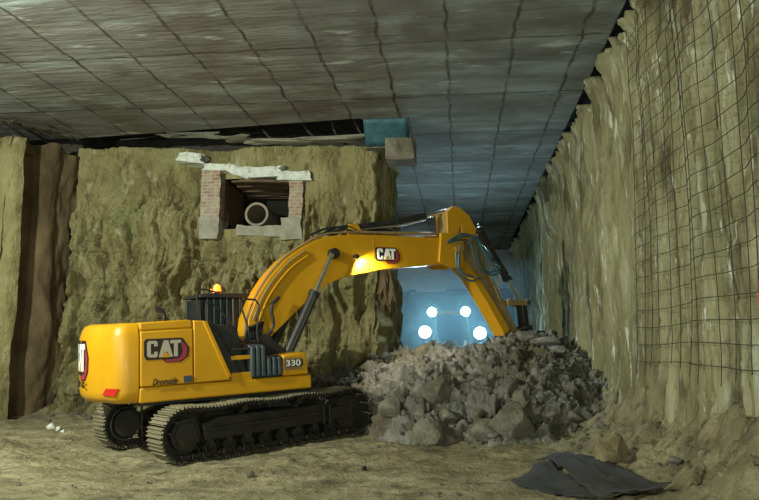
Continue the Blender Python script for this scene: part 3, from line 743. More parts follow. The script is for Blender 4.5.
# roof rail loop and beacon
r0 = uw(188, 304, cv0); r1 = uw(203, 297, cv0)
b = MB(); b.tube(smooth_path([(cu0-.03, cv0-.03, 2.55), (cu0-.08, cv0-.03, 3.0), (cu0+.0, cv0-.03, 3.13), (cu0+.22, cv0-.03, 3.12), (cu0+.45, cv0-.03, 3.02)]), .018, 8); b.build('roof_rail', M['black'], cab, smooth=True)
bc = uw(217, 289, cv0+.25)
b = MB(); b.cyl((bc[0], cv0+.25, cz1+.03), (bc[0], cv0+.25, bc[1]-.05), .03, n=12); b.cyl((bc[0], cv0+.25, bc[1]-.09), (bc[0], cv0+.25, bc[1]-.05), .07, n=16)
bs_ = UP(b, 'beacon_base', M['black'], smooth=True)
b = MB(); b.cyl((bc[0], cv0+.25, bc[1]-.05), (bc[0], cv0+.25, bc[1]+.05), .09, .075, n=20); b.sphere((bc[0], cv0+.25, bc[1]+.05), .075, (1, 1, .6))
bl = b.build('beacon_lens', M['beacon'], bs_, smooth=True); bl['label'] = 'glowing amber lens'
def lamp(name, kind, loc, energy, color, size=.1, rot=None, spot=1.0, blend=.4):
    l = bpy.data.lights.new(name, kind); l.energy = energy; l.color = color
    if kind == 'AREA': l.size = size
    else: l.shadow_soft_size = size
    if kind == 'SPOT': l.spot_size = spot; l.spot_blend = blend
    o = bpy.data.objects.new(name, l); COL.objects.link(o); o.location = loc
    if rot is not None: o.rotation_euler = rot
    return o
def aim(a, b): return (Vector(b)-Vector(a)).to_track_quat('-Z', 'Y').to_euler()
def Wp(u, v, w): return OU + MU @ Vector((u, v, w))
lamp('beacon_light', 'POINT', Wp(bc[0], cv0+.25, bc[1]+.2), 45, (1, .32, .05), .05)
# handrail / mirror bracket in front of cab
m0 = uw(242, 302, -.95); m1 = uw(251, 333, -.95)
b = MB(); b.tube([(m0[0], -.95, m0[1]-.15), (m0[0]-.02, -.95, m0[1]), (m0[0]+.05, -.95, m0[1]+.06), (m0[0]+.28, -.95, m0[1]+.04), (m0[0]+.36, -.95, m0[1]-.06), (m1[0]+.12, -.95, m1[1]), (m1[0]+.15, -1.0, 1.9)], .02, 8)
b.tube([(m0[0], -.95, m0[1]-.15), (m0[0]+.12, -.95, m1[1]+.1), (m0[0]+.16, -.95, 1.9)], .02, 8)
UP(b, 'grab_rail', M['black'], smooth=True)
b = MB(); b.tube(smooth_path([(-1.0, -1.25, 2.4), (-1.0, -1.25, 2.75), (-.9, -1.25, 2.8), (-.55, -1.25, 2.45), (-.45, -1.25, 2.2)]), .018, 8); UP(b, 'hand_rail', M['black'], smooth=True)

# boom ----------------------------------------------------------
BV = .30
top_px = [(247, 336), (249, 318), (258, 296), (270, 277), (286, 259), (303, 247), (325, 236.5), (350, 234.5), (380, 235), (415, 236.5), (445, 238)]
bot_px = [(445, 264), (415, 266.5), (380, 270), (345, 277), (328, 284), (312, 297), (296, 312), (280, 328), (268, 340), (258, 345)]
outl = [uw(x, y, -BV) for x, y in top_px] + [uw(452, 243, -BV), uw(452, 260, -BV)] + [uw(x, y, -BV) for x, y in bot_px]
b = MB(); b.prism(outl, -BV, BV)
boom = UP(b, 'boom', M['yellow'], bevel=.015)
b = MB(); bo = [uw(x, y, -BV) for x, y in ((440, 233), (462, 233), (462, 268), (448, 268), (438, 262))]
b.prism(bo, -BV-.06, -BV+.04); b.prism(bo, BV-.04, BV+.06); b.build('boom_nose_plate', M['yellow'], boom, bevel=.01)
wl = uw(373, 240, -BV); wl2 = uw(374, 271, -BV)
b = MB(); b.bb((wl[0], -BV-.006, wl2[1]), (wl[0]+.02, BV+.006, wl[1])); b.build('weld_seam', M['yellow'], boom)
A2 = uw(377, 259.5, -BV-.003); B2 = uw(395, 249, -BV-.003); W2 = B2[0]-A2[0]; H2 = (B2[1]-A2[1])
badge(EXC, lambda s, t, l: (A2[0]+s/1.38*W2, -BV-.003-l*2, A2[1]+t*H2), M['logo_white'], flat=True)
# pin boss on the boom side, small lamp
pb_ = uw(332, 254, -BV); b = MB(); b.cyl((pb_[0], -BV-.16, pb_[1]), (pb_[0], BV+.16, pb_[1]), .12, n=28); b.cyl((pb_[0], -BV-.2, pb_[1]), (pb_[0], BV+.2, pb_[1]), .085, n=24)
b.build('boom_cylinder_pin', M['dark'], boom, smooth=True)
pl_ = uw(356, 256, -BV-.1); b = MB(); b.cyl((pl_[0]-.04, -BV-.12, pl_[1]), (pl_[0]+.05, -BV-.10, pl_[1]-.02), .055, n=16); b.bb((pl_[0]-.03, -BV-.12, pl_[1]-.02), (pl_[0], -BV, pl_[1]+.02))
bl_ = b.build('boom_work_light', M['black'], boom, smooth=True)
b = MB(); b.cyl((pl_[0]+.052, -BV-.10, pl_[1]-.02), (pl_[0]+.06, -BV-.10, pl_[1]-.022), .05, n=16); b.build('lamp_lens', M['amber_glow'], bl_)
la = Wp(pl_[0]+.12, -BV-.20, pl_[1]-.03); lamp('boom_work_lamp', 'SPOT', la, 55, (1, .88, .55), .03, aim(la, Wp(pl_[0]+.55, -BV, pl_[1]-.28)), 1.9, .9)
lamp('boom_work_lamp', 'SPOT', la, BOOM_W, (1, .93, .72), .04, aim(la, (-1.9, 18.0, 1.4)), 1.9, .6)
# steel lines over the boom
def offs(px, k, v):
    p = [uw(x, y, v) for x, y in px]; out = []
    for i, q in enumerate(p):
        a = p[max(0, i-1)]; c = p[min(len(p)-1, i+1)]; d = Vector((c[0]-a[0], c[1]-a[1])).normalized(); n = Vector((-d.y, d.x))
        out.append((q[0]+n.x*k, v, q[1]+n.y*k))
    return out
for i, (k_, v_, mm) in enumerate(((.05, -.26, 'yellow_dirty'), (.05, -.16, 'yellow'), (.06, -.04, 'yellow_dirty'), (.05, .1, 'yellow'), (-.10, -.335, 'yellow_dirty'), (-.22, -.335, 'yellow'))):
    px = top_px[:10] if i < 4 else top_px[1:6]
    b = MB(); b.tube(smooth_path(offs(px, k_, v_), 4), .024, 8); b.build('steel_line', M[mm], boom, smooth=True)
b = MB(); b.tube(smooth_path([(*q, ) for q in [(uw(279, 297, -.42)[0], -.42, uw(279, 297, -.42)[1]), (uw(271, 307, -.42)[0], -.44, uw(271, 307, -.42)[1]), (uw(273, 325, -.42)[0], -.44, uw(273, 325, -.42)[1]), (uw(266, 336, -.42)[0], -.42, uw(266, 336, -.42)[1]), (uw(252, 338, -.42)[0], -.42, uw(252, 338, -.42)[1])]]), .035, 10)
b.build('hose', M['hose'], boom, smooth=True)
# clutter of hoses over the elbow
rr = random.Random(3)
for i in range(7):
    x0 = 310+i*7; v_ = -.22+.07*i
    pts = [(x0, 236+rr.uniform(-2, 3)), (x0+14, 229+rr.uniform(-2, 2)), (x0+30, 228+rr.uniform(-2, 2)), (x0+44, 232), (x0+60, 233)]
    b = MB(); b.tube(smooth_path([(uw(x, y, v_)[0], v_, uw(x, y, v_)[1]) for x, y in pts]), .026, 8); b.build('hose', M['hose'], boom, smooth=True)
b = MB(); b.tube(smooth_path([(uw(x, y, -.2)[0], -.2, uw(x, y, -.2)[1]) for x, y in ((345, 231), (380, 232.5), (410, 233), (440, 234), (455, 238))]), .03, 8); b.build('steel_line', M['yellow_dirty'], boom, smooth=True)

# boom cylinders -------------------------------------------------
for v_ in (-.47, .47):
    A_ = uw(283, 356, v_) if v_ < 0 else uw(283-8, 352, v_)
    if v_ < 0: base_uw = A_; pin = uw(332, 254, -.47); mid = uw(313, 298, -.47)
    Pa = Vector((base_uw[0], v_, base_uw[1]-.15)); Pt = Vector((pin[0], v_, pin[1])); Pm = Pa.lerp(Pt, .60)
    b = MB(); b.cyl(Pa, Pm, .105, n=24); b.cyl(Pm, Pa.lerp(Pt, .64), .125, n=24); b.sphere(Pa, .15); bcx = UP(b, 'boom_cylinder', M['black'], smooth=True)
    b = MB(); b.cyl(Pm, Pt, .055, n=20); b.build('piston_rod', M['chrome'], bcx, smooth=True)
    b = MB(); off = Vector((.0, -.13*(1 if v_ < 0 else -1), .0)); b.tube([Pa.lerp(Pt, .08)+off, Pa.lerp(Pt, .3)+off*1.1, Pa.lerp(Pt, .6)+off], .025, 8); b.build('cylinder_line', M['dark'], bcx, smooth=True)
b = MB(); b.prism([(.15, 1.3), (1.05, 1.3), (1.0, 1.75), (.55, 2.15), (.2, 2.1)], -.55, -.40); b.prism([(.15, 1.3), (1.05, 1.3), (1.0, 1.75), (.55, 2.15), (.2, 2.1)], .25, .29)
UP(b, 'boom_bracket', M['dark'], bevel=.02)
b = MB(); b.bb((-.5, -.8, 1.32), (.55, -.3, 1.75)); b.cyl((.2, -.6, 1.7), (.2, -.6, 2.05), .1); b.cyl((-.2, -.65, 1.7), (-.15, -.6, 2.0), .13); UP(b, 'valve_block', M['dark'], bevel=.03)
for i in range(7):
    x0 = .0+.08*i; b = MB(); b.tube(smooth_path([(x0-.1, -.62+.04*i, 1.6), (x0+.05, -.6+.05*i, 2.2+.03*i), (x0+.2, -.45+.05*i, 2.3), (x0+.3, -.33, 2.05-.02*i)]), .028, 8); UP(b, 'hose', M['hose'], smooth=True)

# stick cylinder -------------------------------------------------
sa = uw(350, 228, 0); sm = uw(424, 216.5, 0); st_ = uw(450, 210, 0); sc1 = uw(395, 223, 0)
b = MB(); b.cyl((sa[0], 0, sa[1]), (sc1[0], 0, sc1[1]), .085, n=24); b.cyl((sc1[0], 0, sc1[1]), (sm[0], 0, sm[1]), .12, n=24); b.sphere((sa[0], 0, sa[1]), .13)
scy = UP(b, 'stick_cylinder', M['black'], smooth=True)
b = MB(); b.cyl((sm[0], 0, sm[1]), (st_[0], 0, st_[1]), .055, n=20); b.cyl((st_[0], -.09, st_[1]), (st_[0], .09, st_[1]), .11, n=20); b.build('piston_rod', M['chrome'], scy, smooth=True)
b = MB(); b.tube([(sa[0]+.1, -.12, sa[1]-.06), (sc1[0], -.14, sc1[1]-.08), (sm[0]-.05, -.13, sm[1]-.09)], .025, 8); b.build('cylinder_line', M['chrome'], scy, smooth=True)
q = uw(352, 236, 0); b = MB(); b.prism([(q[0]-.25, q[1]-.1), (q[0]+.3, q[1]-.1), (sa[0]+.12, sa[1]+.08), (sa[0]-.12, sa[1]+.08)], -.17, -.12); b.prism([(q[0]-.25, q[1]-.1), (q[0]+.3, q[1]-.1), (sa[0]+.12, sa[1]+.08), (sa[0]-.12, sa[1]+.08)], .12, .17)
b.build('cylinder_lug', M['yellow'], boom, bevel=.01)

# stick ------------------------------------------------------------
SV = .20
st_px = [(446, 212), (452, 206.5), (459, 208), (468, 216), (475, 229), (480, 246), (489, 270), (500, 294), (512, 318), (520, 334), (514, 340), (505, 334), (489, 305), (472, 277), (460, 262), (449, 250), (447, 232)]
b = MB(); b.prism([uw(x, y, -SV) for x, y in st_px], -SV, SV)
stick = UP(b, 'stick', M['yellow_dirty'], bevel=.012)
# yellow flange along the lower edge
fl = [(457, 258), (466, 261), (480, 281), (495, 305), (509, 329), (505, 336), (489, 307), (472, 279), (457, 263)]
b = MB(); b.prism([uw(x, y, -SV) for x, y in fl], -SV-.03, SV+.03); b.build('stick_edge_plate', M['yellow'], stick, bevel=.008)
hd_ = [(446, 212), (452, 206.5), (459, 208), (468, 216), (475, 229), (474, 238), (468, 244), (462, 240), (460, 225), (456, 236), (447, 238)]
b = MB(); b.prism([uw(x, y, -SV) for x, y in hd_], -SV-.05, -SV+.02); b.prism([uw(x, y, -SV) for x, y in hd_], SV-.02, SV+.05); b.build('stick_head_plate', M['yellow'], stick, bevel=.01)
pv = uw(455, 249, -SV); b = MB(); b.cyl((pv[0], -.42, pv[1]), (pv[0], .42, pv[1]), .13, n=28); b.cyl((pv[0], -.46, pv[1]), (pv[0], .46, pv[1]), .08, n=24); b.build('stick_pin', M['yellow_dirty'], stick, smooth=True)
# bucket cylinder along the front face
ba = uw(480, 231, 0); bm_ = uw(507, 280, 0); bt = uw(521, 303, 0)
b = MB(); b.cyl((ba[0], 0, ba[1]), (bm_[0], 0, bm_[1]), .105, n=24); b.sphere((ba[0], 0, ba[1]), .13); b.cyl(Vector((ba[0], 0, ba[1])).lerp(Vector((bm_[0], 0, bm_[1])), .93), (bm_[0], 0, bm_[1]), .125, n=24)
bcy = UP(b, 'bucket_cylinder', M['black'], smooth=True)
b = MB(); b.cyl((bm_[0], 0, bm_[1]), (bt[0], 0, bt[1]), .05, n=20); b.build('piston_rod', M['chrome'], bcy, smooth=True)
# links and bucket
k0 = uw(503, 303, 0); k1 = bt; k2 = uw(525, 338, 0); tip = uw(514, 336, 0)
for v_ in (-.26, .26):
    b = MB(); a_ = Vector((k0[0]+.0, v_, k0[1]-.0)); c_2 = Vector((k1[0], v_, k1[1])); 
    b.cyl(a_-Vector((0, .03, 0)), a_+Vector((0, .03, 0)), .10); b.cyl(c_2-Vector((0, .03, 0)), c_2+Vector((0, .03, 0)), .10)
    d_ = (c_2-a_); n_ = Vector((-d_.z, 0, d_.x)).normalized()*.075
    b.prism([((a_+n_).x, (a_+n_).z), ((c_2+n_).x, (c_2+n_).z), ((c_2-n_).x, (c_2-n_).z), ((a_-n_).x, (a_-n_).z)], v_-.025, v_+.025)
    UP(b, 'link_arm', M['yellow_dirty'], bevel=.008)
b = MB(); d_ = Vector((k2[0]-k1[0], k2[1]-k1[1])); n_ = Vector((-d_.y, d_.x)).normalized()*.08
b.prism([(k1[0]+n_.x, k1[1]+n_.y), (k2[0]+n_.x, k2[1]+n_.y), (k2[0]-n_.x, k2[1]-n_.y), (k1[0]-n_.x, k1[1]-n_.y)], -.13, .13); b.cyl((k1[0], -.32, k1[1]), (k1[0], .32, k1[1]), .06); b.cyl((k2[0], -.3, k2[1]), (k2[0], .3, k2[1]), .06)
UP(b, 'bucket_link', M['dark'], bevel=.01)
tu, tw = tip
prof = [(0, .1), (.45, .12), (.62, -.05), (.70, -.45), (.55, -.95), (.15, -1.22), (-.35, -1.25), (-.75, -1.1)]
inner = [(-.72, -1.05), (-.33, -1.18), (.13, -1.15), (.48, -.9), (.62, -.43), (.54, -.08), (.4, .04), (0, .03)]
b = MB(); b.prism([(tu+x, tw+y) for x, y in prof+inner], -.68, .68)
side_ = [(tu+x, tw+y) for x, y in prof+[(-.1, -.1)]]
b.prism(side_, -.70, -.66); b.prism(side_, .66, .70)
for v_ in (-.17, .17): b.prism([(tu-.12, tw-.1), (tu-.1, tw+.12), (tu+.1, tw+.2), (tu+.5, tw+.28), (tu+.55, tw+.05), (tu, tw-.02)], v_-.03, v_+.03)
bk_ = UP(b, 'bucket', M['dark'], bevel=.01)
for i in range(5):
    v_ = -.58+.29*i; b = MB(); b.prism([(tu-.7, tw-1.16), (tu-.7, tw-1.04), (tu-1.0, tw-1.03)], v_-.05, v_+.05); b.build('bucket_tooth', M['dark'], bk_)
# hose loops at the stick joint
loops = [[(448, 241), (460, 237), (472, 236), (479, 246), (480, 262), (488, 272), (500, 268), (494, 262)],
         [(447, 243), (462, 240), (470, 243), (474, 258), (480, 270), (492, 275), (500, 272)],
         [(450, 240), (462, 234), (476, 238), (483, 250), (489, 260), (496, 262)],
         [(456, 252), (457, 266), (462, 276), (472, 281), (480, 277)],
         [(459, 254), (459, 268), (466, 275), (474, 277)],
         [(470, 238), (480, 243), (488, 250), (492, 258)]]
for i, lp in enumerate(loops):
    v_ = -.36-.05*(i % 3)
    b = MB(); b.tube(smooth_path([(uw(x, y, v_)[0], v_, uw(x, y, v_)[1]) for x, y in lp]), .027, 8); UP(b, 'hose', M['hose_blue'], smooth=True)
for i, lp in enumerate([[(492, 262), (497, 275), (499, 288), (504, 292)], [(485, 262), (492, 280), (500, 300)]]):
    b = MB(); b.tube(smooth_path([(uw(x, y, -.3)[0], -.3, uw(x, y, -.3)[1]) for x, y in lp]), .022, 8); UP(b, 'hose', M['yellow_dirty'], smooth=True)
# right hand lines next to bucket cylinder
b = MB(); b.tube(smooth_path([(uw(x, y, .15)[0], .15, uw(x, y, .15)[1]) for x, y in ((478, 224), (490, 245), (503, 266), (512, 280))]), .03, 8); UP(b, 'hose', M['hose'], smooth=True)

# ------------------------------------------------------------------ WHEEL LOADER behind the heap
LX, LY = -.42, 32.0
WL = empty('wheel_loader', (LX, LY, 0)); tag(WL, 'wheel loader facing forward behind the heap with four dazzling lamps', 'wheel loader')
def lb(mb, name, m, **k): return mb.build(name, m, WL, **k)
b = MB(); b.bb((-.75, .2, .9), (.75, 2.2, 1.7)); b.bb((-1.0, 0.0, 1.3), (1.0, 1.2, 1.9)); lb(b, 'front_frame', M['loader'], bevel=.04)
b = MB(); b.bb((-1.0, 3.6, 1.2), (1.0, 5.6, 2.5)); lb(b, 'engine_hood', M['loader'], bevel=.1)
b = MB(); b.bb((-.8, 2.0, 1.7), (.8, 3.6, 2.2))
for sx in (-.76, .76):
    for sy in (2.0, 3.5): b.bb((sx-.06, sy-.06, 2.1), (sx+.06, sy+.06, 3.45))
b.bb((-.85, 1.85, 3.4), (.85, 3.7, 3.58)); lcab = lb(b, 'cab', M['loader'], bevel=.03)
b = MB(); b.bb((-.7, 1.97, 2.2), (.7, 1.98, 3.4)); b.build('windshield', M['glass'], lcab)
for sx in (-1, 1):
    b = MB(); b.prism([(1.6, 1.9), (1.3, 2.2), (-.4, 1.5), (-1.3, .7), (-1.2, .5), (-.2, 1.1)], sx*.62-.08, sx*.62+.08, 'vw')
    for v in list(b.bm.verts): v.co = (v.co.x, v.co.y, v.co.z)
    lb(b, 'lift_arm', M['loader'], bevel=.02)
    for yy in (.9, 4.2):
        b = MB(); b.cyl((sx*.85, yy, .78), (sx*1.45, yy, .78), .78, n=36)
        wheel = lb(b, 'wheel', M['tyre'], bevel=.08); b = MB(); b.cyl((sx*1.1, yy, .78), (sx*1.47, yy, .78), .38, n=28); b.build('rim', M['loader'], wheel, smooth=True)
    b = MB(); b.bb((sx*1.27-.05, .15, 1.7), (sx*1.27+.05, .35, 2.5)); b.bb((sx*.9, .2, 1.75), (sx*1.3, .35, 1.85)); lb(b, 'lamp_bracket', M['black'])
b = MB(); b.prism([(-1.2, .35), (-1.0, 1.3), (-1.5, 1.5), (-1.6, 1.4), (-1.35, 1.2), (-1.45, .5), (-2.2, .2), (-2.2, .1), (-1.4, .12)], -1.5, 1.5, 'vw')
lb(b, 'bucket', M['dark'], bevel=.02)
for (px, py, yy) in ((425, 332, LY+.05), (480, 333, LY+.05), (432, 312, LY+1.75), (465.5, 311.5, LY+1.75)):
    p = atY(px, py, yy); l = p-Vector((LX, LY, 0)); r_ = .26 if yy < LY+1 else .21
    b = MB(); b.cyl((l.x, l.y+.02, l.z), (l.x, l.y+.22, l.z), r_+.02, r_*.5, n=24); b.bb((l.x-.03, l.y+.05, l.z-.3), (l.x+.03, l.y+.1, l.z)); hl = lb(b, 'headlamp', M['black'], smooth=True)
    b = MB(); b.cyl((l.x, l.y-.01, l.z), (l.x, l.y+.015, l.z), r_, n=28); q = b.build('lamp_lens', M['lamp'], hl); q['label'] = 'dazzling blue-white lens'
    lamp('loader_lamp', 'SPOT', p-Vector((0, .12, 0)), LAMP_W if yy < LY+1 else LAMP_W*.8, (.55, .86, 1.0), .1, aim(p, (p.x*.6, 10, p.z-.4)), 2.0, .8)

# ------------------------------------------------------------------ culvert opening in the earth face
CU_ = empty('brick_culvert', ((HX0+HX1)/2, YW, HZ0)); tag(CU_, 'cut open brick culvert in the earth face with a dark cavity', 'culvert')
def cl(mb, name, m, **k):
    o = mb.build(name, m, None, **k); o.parent = CU_; o.matrix_parent_inverse = Matrix.Translation(-CU_.location); return o
a = atY(205, 169, YW); c = atY(221, 219, YW)
def rough_block(x0, x1, y0, y1, z0, z1, seed, amp=.05, cuts=10):
    b = MB(); b.bb((x0, y0, z0), (x1, y1, z1)); bmesh.ops.subdivide_edges(b.bm, edges=b.bm.edges[:], cuts=cuts, use_grid_fill=True)
    co = np.array([v.co[:] for v in b.bm.verts]); 
    for i, v in enumerate(b.bm.verts):
        pass
    d = np.stack([fbm(co[:, 0]*3+k*9, co[:, 1]*3, co[:, 2]*3, 3, seed+k) for k in range(3)], -1)*amp*1.6
    for v, q in zip(b.bm.verts, d): v.co += Vector(q)
    return b
cl(rough_block(a.x, c.x+.03, YW-.27, YW+.5, c.z, a.z, 1), 'brick_pier', M['brick'])
a = atY(291, 178, YW); c2 = atY(307, 220, YW); cl(rough_block(a.x, c2.x-.1, YW-.26, YW+.5, c2.z, a.z, 2), 'brick_pier', M['brick'])
a = atY(203, 219, YW); c = atY(222, 240, YW); cl(rough_block(a.x, c.x, YW-.32, YW+.4, c.z, a.z, 3, .04), 'concrete_footing', M['concrete'])
a = atY(283, 219, YW); c = atY(303, 241, YW); cl(rough_block(a.x, c.x, YW-.30, YW+.4, c.z, a.z, 4, .04), 'concrete_footing', M['concrete'])
a = atY(238, 227, YW); c = atY(292, 236, YW); cl(rough_block(a.x, c.x, YW-.15, YW+1.5, c.z, a.z, 5, .04), 'concrete_sill', M['concrete'])
b = MB()   # cavity lining in its painted shade: floor, roof, sides, back
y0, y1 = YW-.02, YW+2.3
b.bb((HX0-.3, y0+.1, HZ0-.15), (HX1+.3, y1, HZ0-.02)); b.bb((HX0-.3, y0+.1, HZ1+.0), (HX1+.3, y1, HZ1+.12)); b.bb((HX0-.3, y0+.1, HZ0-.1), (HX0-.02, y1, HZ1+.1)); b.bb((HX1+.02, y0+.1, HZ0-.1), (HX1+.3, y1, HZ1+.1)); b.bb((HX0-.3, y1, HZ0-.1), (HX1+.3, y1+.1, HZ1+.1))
cl(b, 'cavity_lining', M['cavity_shade'])
for i in range(12):
    z = HZ1-.03-.05*i*(.4); b = MB(); b.box(((HX0+HX1)/2+.15, YW+.15+.17*i, HZ1-.05-.012*i), (HX1-HX0-.3, .12, .05), Euler((0, .02*(i % 3-1), .02))); cl(b, 'roof_timber', M['timber'])
for i in range(11):
    b = MB(); b.box((HX0+.07, YW+.2+.17*i, (HZ0+HZ1)/2+.1), (.05, .12, HZ1-HZ0-.3), Euler((0, 0, .05))); cl(b, 'shoring_board', M['timber'])
# pipe inside
pc = atY(257, 214.5, YW+.35); ro = .355
b = MB(); n = 40
rings = []
for (r_, y_) in ((ro, YW+.30), (ro+.0, YW+2.2), (ro-.07, YW+2.2), (ro-.07, YW+.30)):
    rings.append([b.bm.verts.new((pc.x+r_*math.cos(2*PI*i/n), y_, pc.z+r_*math.sin(2*PI*i/n))) for i in range(n)])
for i in range(4):
    A_, B_ = rings[i], rings[(i+1) % 4]
    for j in range(n): b.bm.faces.new((A_[j], A_[(j+1) % n], B_[(j+1) % n], B_[j]))
tag(b.build('drain_pipe', M['pipe'], smooth=True), 'round concrete pipe end inside the brick culvert', 'pipe')
o = bpy.data.objects['drain_pipe']

def chunk(name, c, d, rotv, seed, m, amp=.18, label=None, cat=None, group=None, sub=3):
    b = MB(); b.bb((-.5, -.5, -.5), (.5, .5, .5)); bmesh.ops.subdivide_edges(b.bm, edges=b.bm.edges[:], cuts=6, use_grid_fill=True)
    co = np.array([v.co[:] for v in b.bm.verts]); dd = np.stack([fbm(co[:, 0]*1.6+k*7, co[:, 1]*1.6, co[:, 2]*1.6, 3, seed*3+k) for k in range(3)], -1)*amp
    for v, q in zip(b.bm.verts, dd): v.co += Vector(q)
    bmesh.ops.transform(b.bm, matrix=Matrix.Diagonal((*d, 1)), verts=b.bm.verts[:])
    o = b.build(name, m); o.location = c; o.rotation_euler = rotv
    tag(o, label, cat, group); return o
def slabpx(x0, y0, x1, y1, rot, seed, label, Y=YW-.22, dep=.5):
    a, c = atY(x0, y0, Y), atY(x1, y1, Y); return chunk('broken_slab', ((a.x+c.x)/2, Y+.1, (a.z+c.z)/2), (c.x-a.x, dep, a.z-c.z), (0, rot, 0), seed, M['slab'], .2, label, 'slab')
slabpx(179, 155, 204, 163, .12, 1, 'small white slab chunk jutting from the earth up and left of the culvert')
slabpx(205, 165, 231, 171, .05, 2, 'white broken slab on top of the culvert left brick pier')
slabpx(229, 168, 252, 176, .35, 4, 'white tilted slab piece over the culvert left of the widest piece')
slabpx(248, 168, 284, 177, -.06, 5, 'widest white broken slab over the middle of the culvert mouth')
slabpx(281, 172, 310, 180, .05, 6, 'white slab end at the right of the culvert top')
a, c = atY(240, 179, YW-.1), atY(303, 183, YW-.1)
tag(MB().box(((a.x+c.x)/2, YW-.08, (a.z+c.z)/2-.02), (c.x-a.x, .25, .08), Euler((0, .04, 0))).build('lintel_plank', M['timber'], bevel=.01), 'thin brown plank under the white slabs across the culvert mouth', 'plank')

# ------------------------------------------------------------------ top of the cross wall: crust, rods, membrane, stub
rr = random.Random(5)
for i, (x0, x1, y, lab) in enumerate([(170, 220, 137, 'longest pale concrete crust on the earth face top, up from the culvert'), (228, 247, 140, 'short pale crust right of the longest one on the face top'), (252, 300, 143.5, 'pale crust along the face top right of the culvert'), (302, 362, 141.5, 'pale crust near the blue membrane')]):
    a, c = atY(x0, y-2.5, YW-.05), atY(x1, y+1.5, YW-.05); chunk('concrete_crust', ((a.x+c.x)/2, YW-.15, (a.z+c.z)/2), (c.x-a.x, .45, .07), (0, .03*(-1)**i, .05), 20+i, M['slab'] if i < 1 else M['concrete'], .45, lab, 'crust')
rods = [((300, 121), (317, 140)), ((330, 118), (338, 139)), ((352, 117), (366, 141)), ((262, 129), (275, 141)), ((208, 124), (212, 136)), ((170, 137), (215, 129)), ((230, 130), (262, 133)), ((120, 140), (170, 133))]
for i, (p, q) in enumerate(rods):
    a, c = atY(*p, YW-.35), atY(*q, YW-.05); b = MB(); b.tube([a, a.lerp(c, .5)+Vector((0, 0, -.04)), c], .035 if i < 4 else .018, 6)
    tag(b.build('steel_rod', M['void_shade_steel'], smooth=True), 'dark bent steel bar poking out of the gap between slab and earth face', 'steel bar', 'bars in the gap under the slab')
for i in range(14):   # roots / wires over the left corner
    x0 = rr.uniform(0, 40); x1 = x0+rr.uniform(25, 55); y0 = 99+x0*.35+rr.uniform(6, 22); y1 = 99+x1*.45+rr.uniform(2, 12)
    a, c = atY(x0, y0, 16.9), atY(min(x1, 92), min(y1, 140), 17.6+rr.random()*1.6); m_ = a.lerp(c, .5)+Vector((0, 0, rr.uniform(-.12, .1)))
    a.z = min(a.z, 7.93); c.z = min(c.z, 7.93); m_.z = min(m_.z, 7.93)
    b = MB(); b.tube(smooth_path([a, m_, c], 4), rr.choice([.012, .02, .03]), 6)
    tag(b.build('tangled_rod', M['void_shade_steel'] if i % 3 else M['timber'], smooth=True), 'dark tangled rod hanging below the slab over the left corner', 'rod', 'tangled rods over the left corner')
a, c = atZ(363, 118.5, ZC), atZ(408, 118.5, ZC); Ym = a.y+.02
zl = atY(385, 141, Ym+.3).z
b = MB(); b.bb((a.x, Ym+.6, zl-.1), (c.x-.02, Ym+.9, ZC)); b.bb((a.x+.6, Ym-.02, 6.85), (c.x+.18, Ym+.8, zl-.02))
bmesh.ops.subdivide_edges(b.bm, edges=b.bm.edges[:], cuts=6, use_grid_fill=True)
co = np.array([v.co[:] for v in b.bm.verts]); dd = fbm(co[:, 0]*3, co[:, 1]*3, co[:, 2]*3, 3, 77)*.09
for v, q in zip(b.bm.verts, dd): v.co.y -= abs(q); v.co.z -= q*.5*(v.co.z < zl-.3)
tag(b.build('concrete_stub', M['boulder']), 'soil-crusted concrete stub jutting from the top right of the earth face', 'concrete stub')
b = MB(); A0 = (a.x, Ym, ZC-.01); 
n = 8; P_ = [[b.bm.verts.new((a.x+(c.x-a.x)*i/n, Ym+.55*(j/5)+.03*math.sin(i*2.1+j), ZC-.01-(ZC-zl+.05)*j/5)) for i in range(n+1)] for j in range(6)]
for j in range(5):
    for i in range(n): b.bm.faces.new((P_[j][i], P_[j][i+1], P_[j+1][i+1], P_[j+1][i]))
o = b.build('blue_membrane', M['membrane'], smooth=True); s_ = o.modifiers.new('s', 'SOLIDIFY'); s_.thickness = .02
tag(o, 'torn blue waterproof membrane under the slab above the concrete stub', 'membrane')
b = MB(); p1 = atY(408, 117, Ym-.03); p2 = atY(415, 163, Ym-.03); b.tube([(c.x+.0, Ym-.05, ZC-.02), (c.x+.08, Ym-.05, 7.6), (c.x+.2, Ym-.05, 6.85)], .025, 6)
tag(b.build('edge_bar', M['void_shade_steel']), 'dark bar down the right edge of the blue membrane and stub', 'bar')
# dark roots hanging at the corner of the earth face
for i, (x, y0, y1) in enumerate([(384, 262, 300), (389, 268, 306)]):
    p = atY(x, (y0+y1)/2, 19.35); chunk('hanging_clod', p, (.22, .3, (y1-y0)*19.4/F), (0, .15*(-1)**i, 0), 40+i, M['wall_left'], .5, ['dark hanging lump of soil on the right corner of the earth face', 'lower dark soil lump hanging at the right corner of the earth face'][i], 'soil lump')

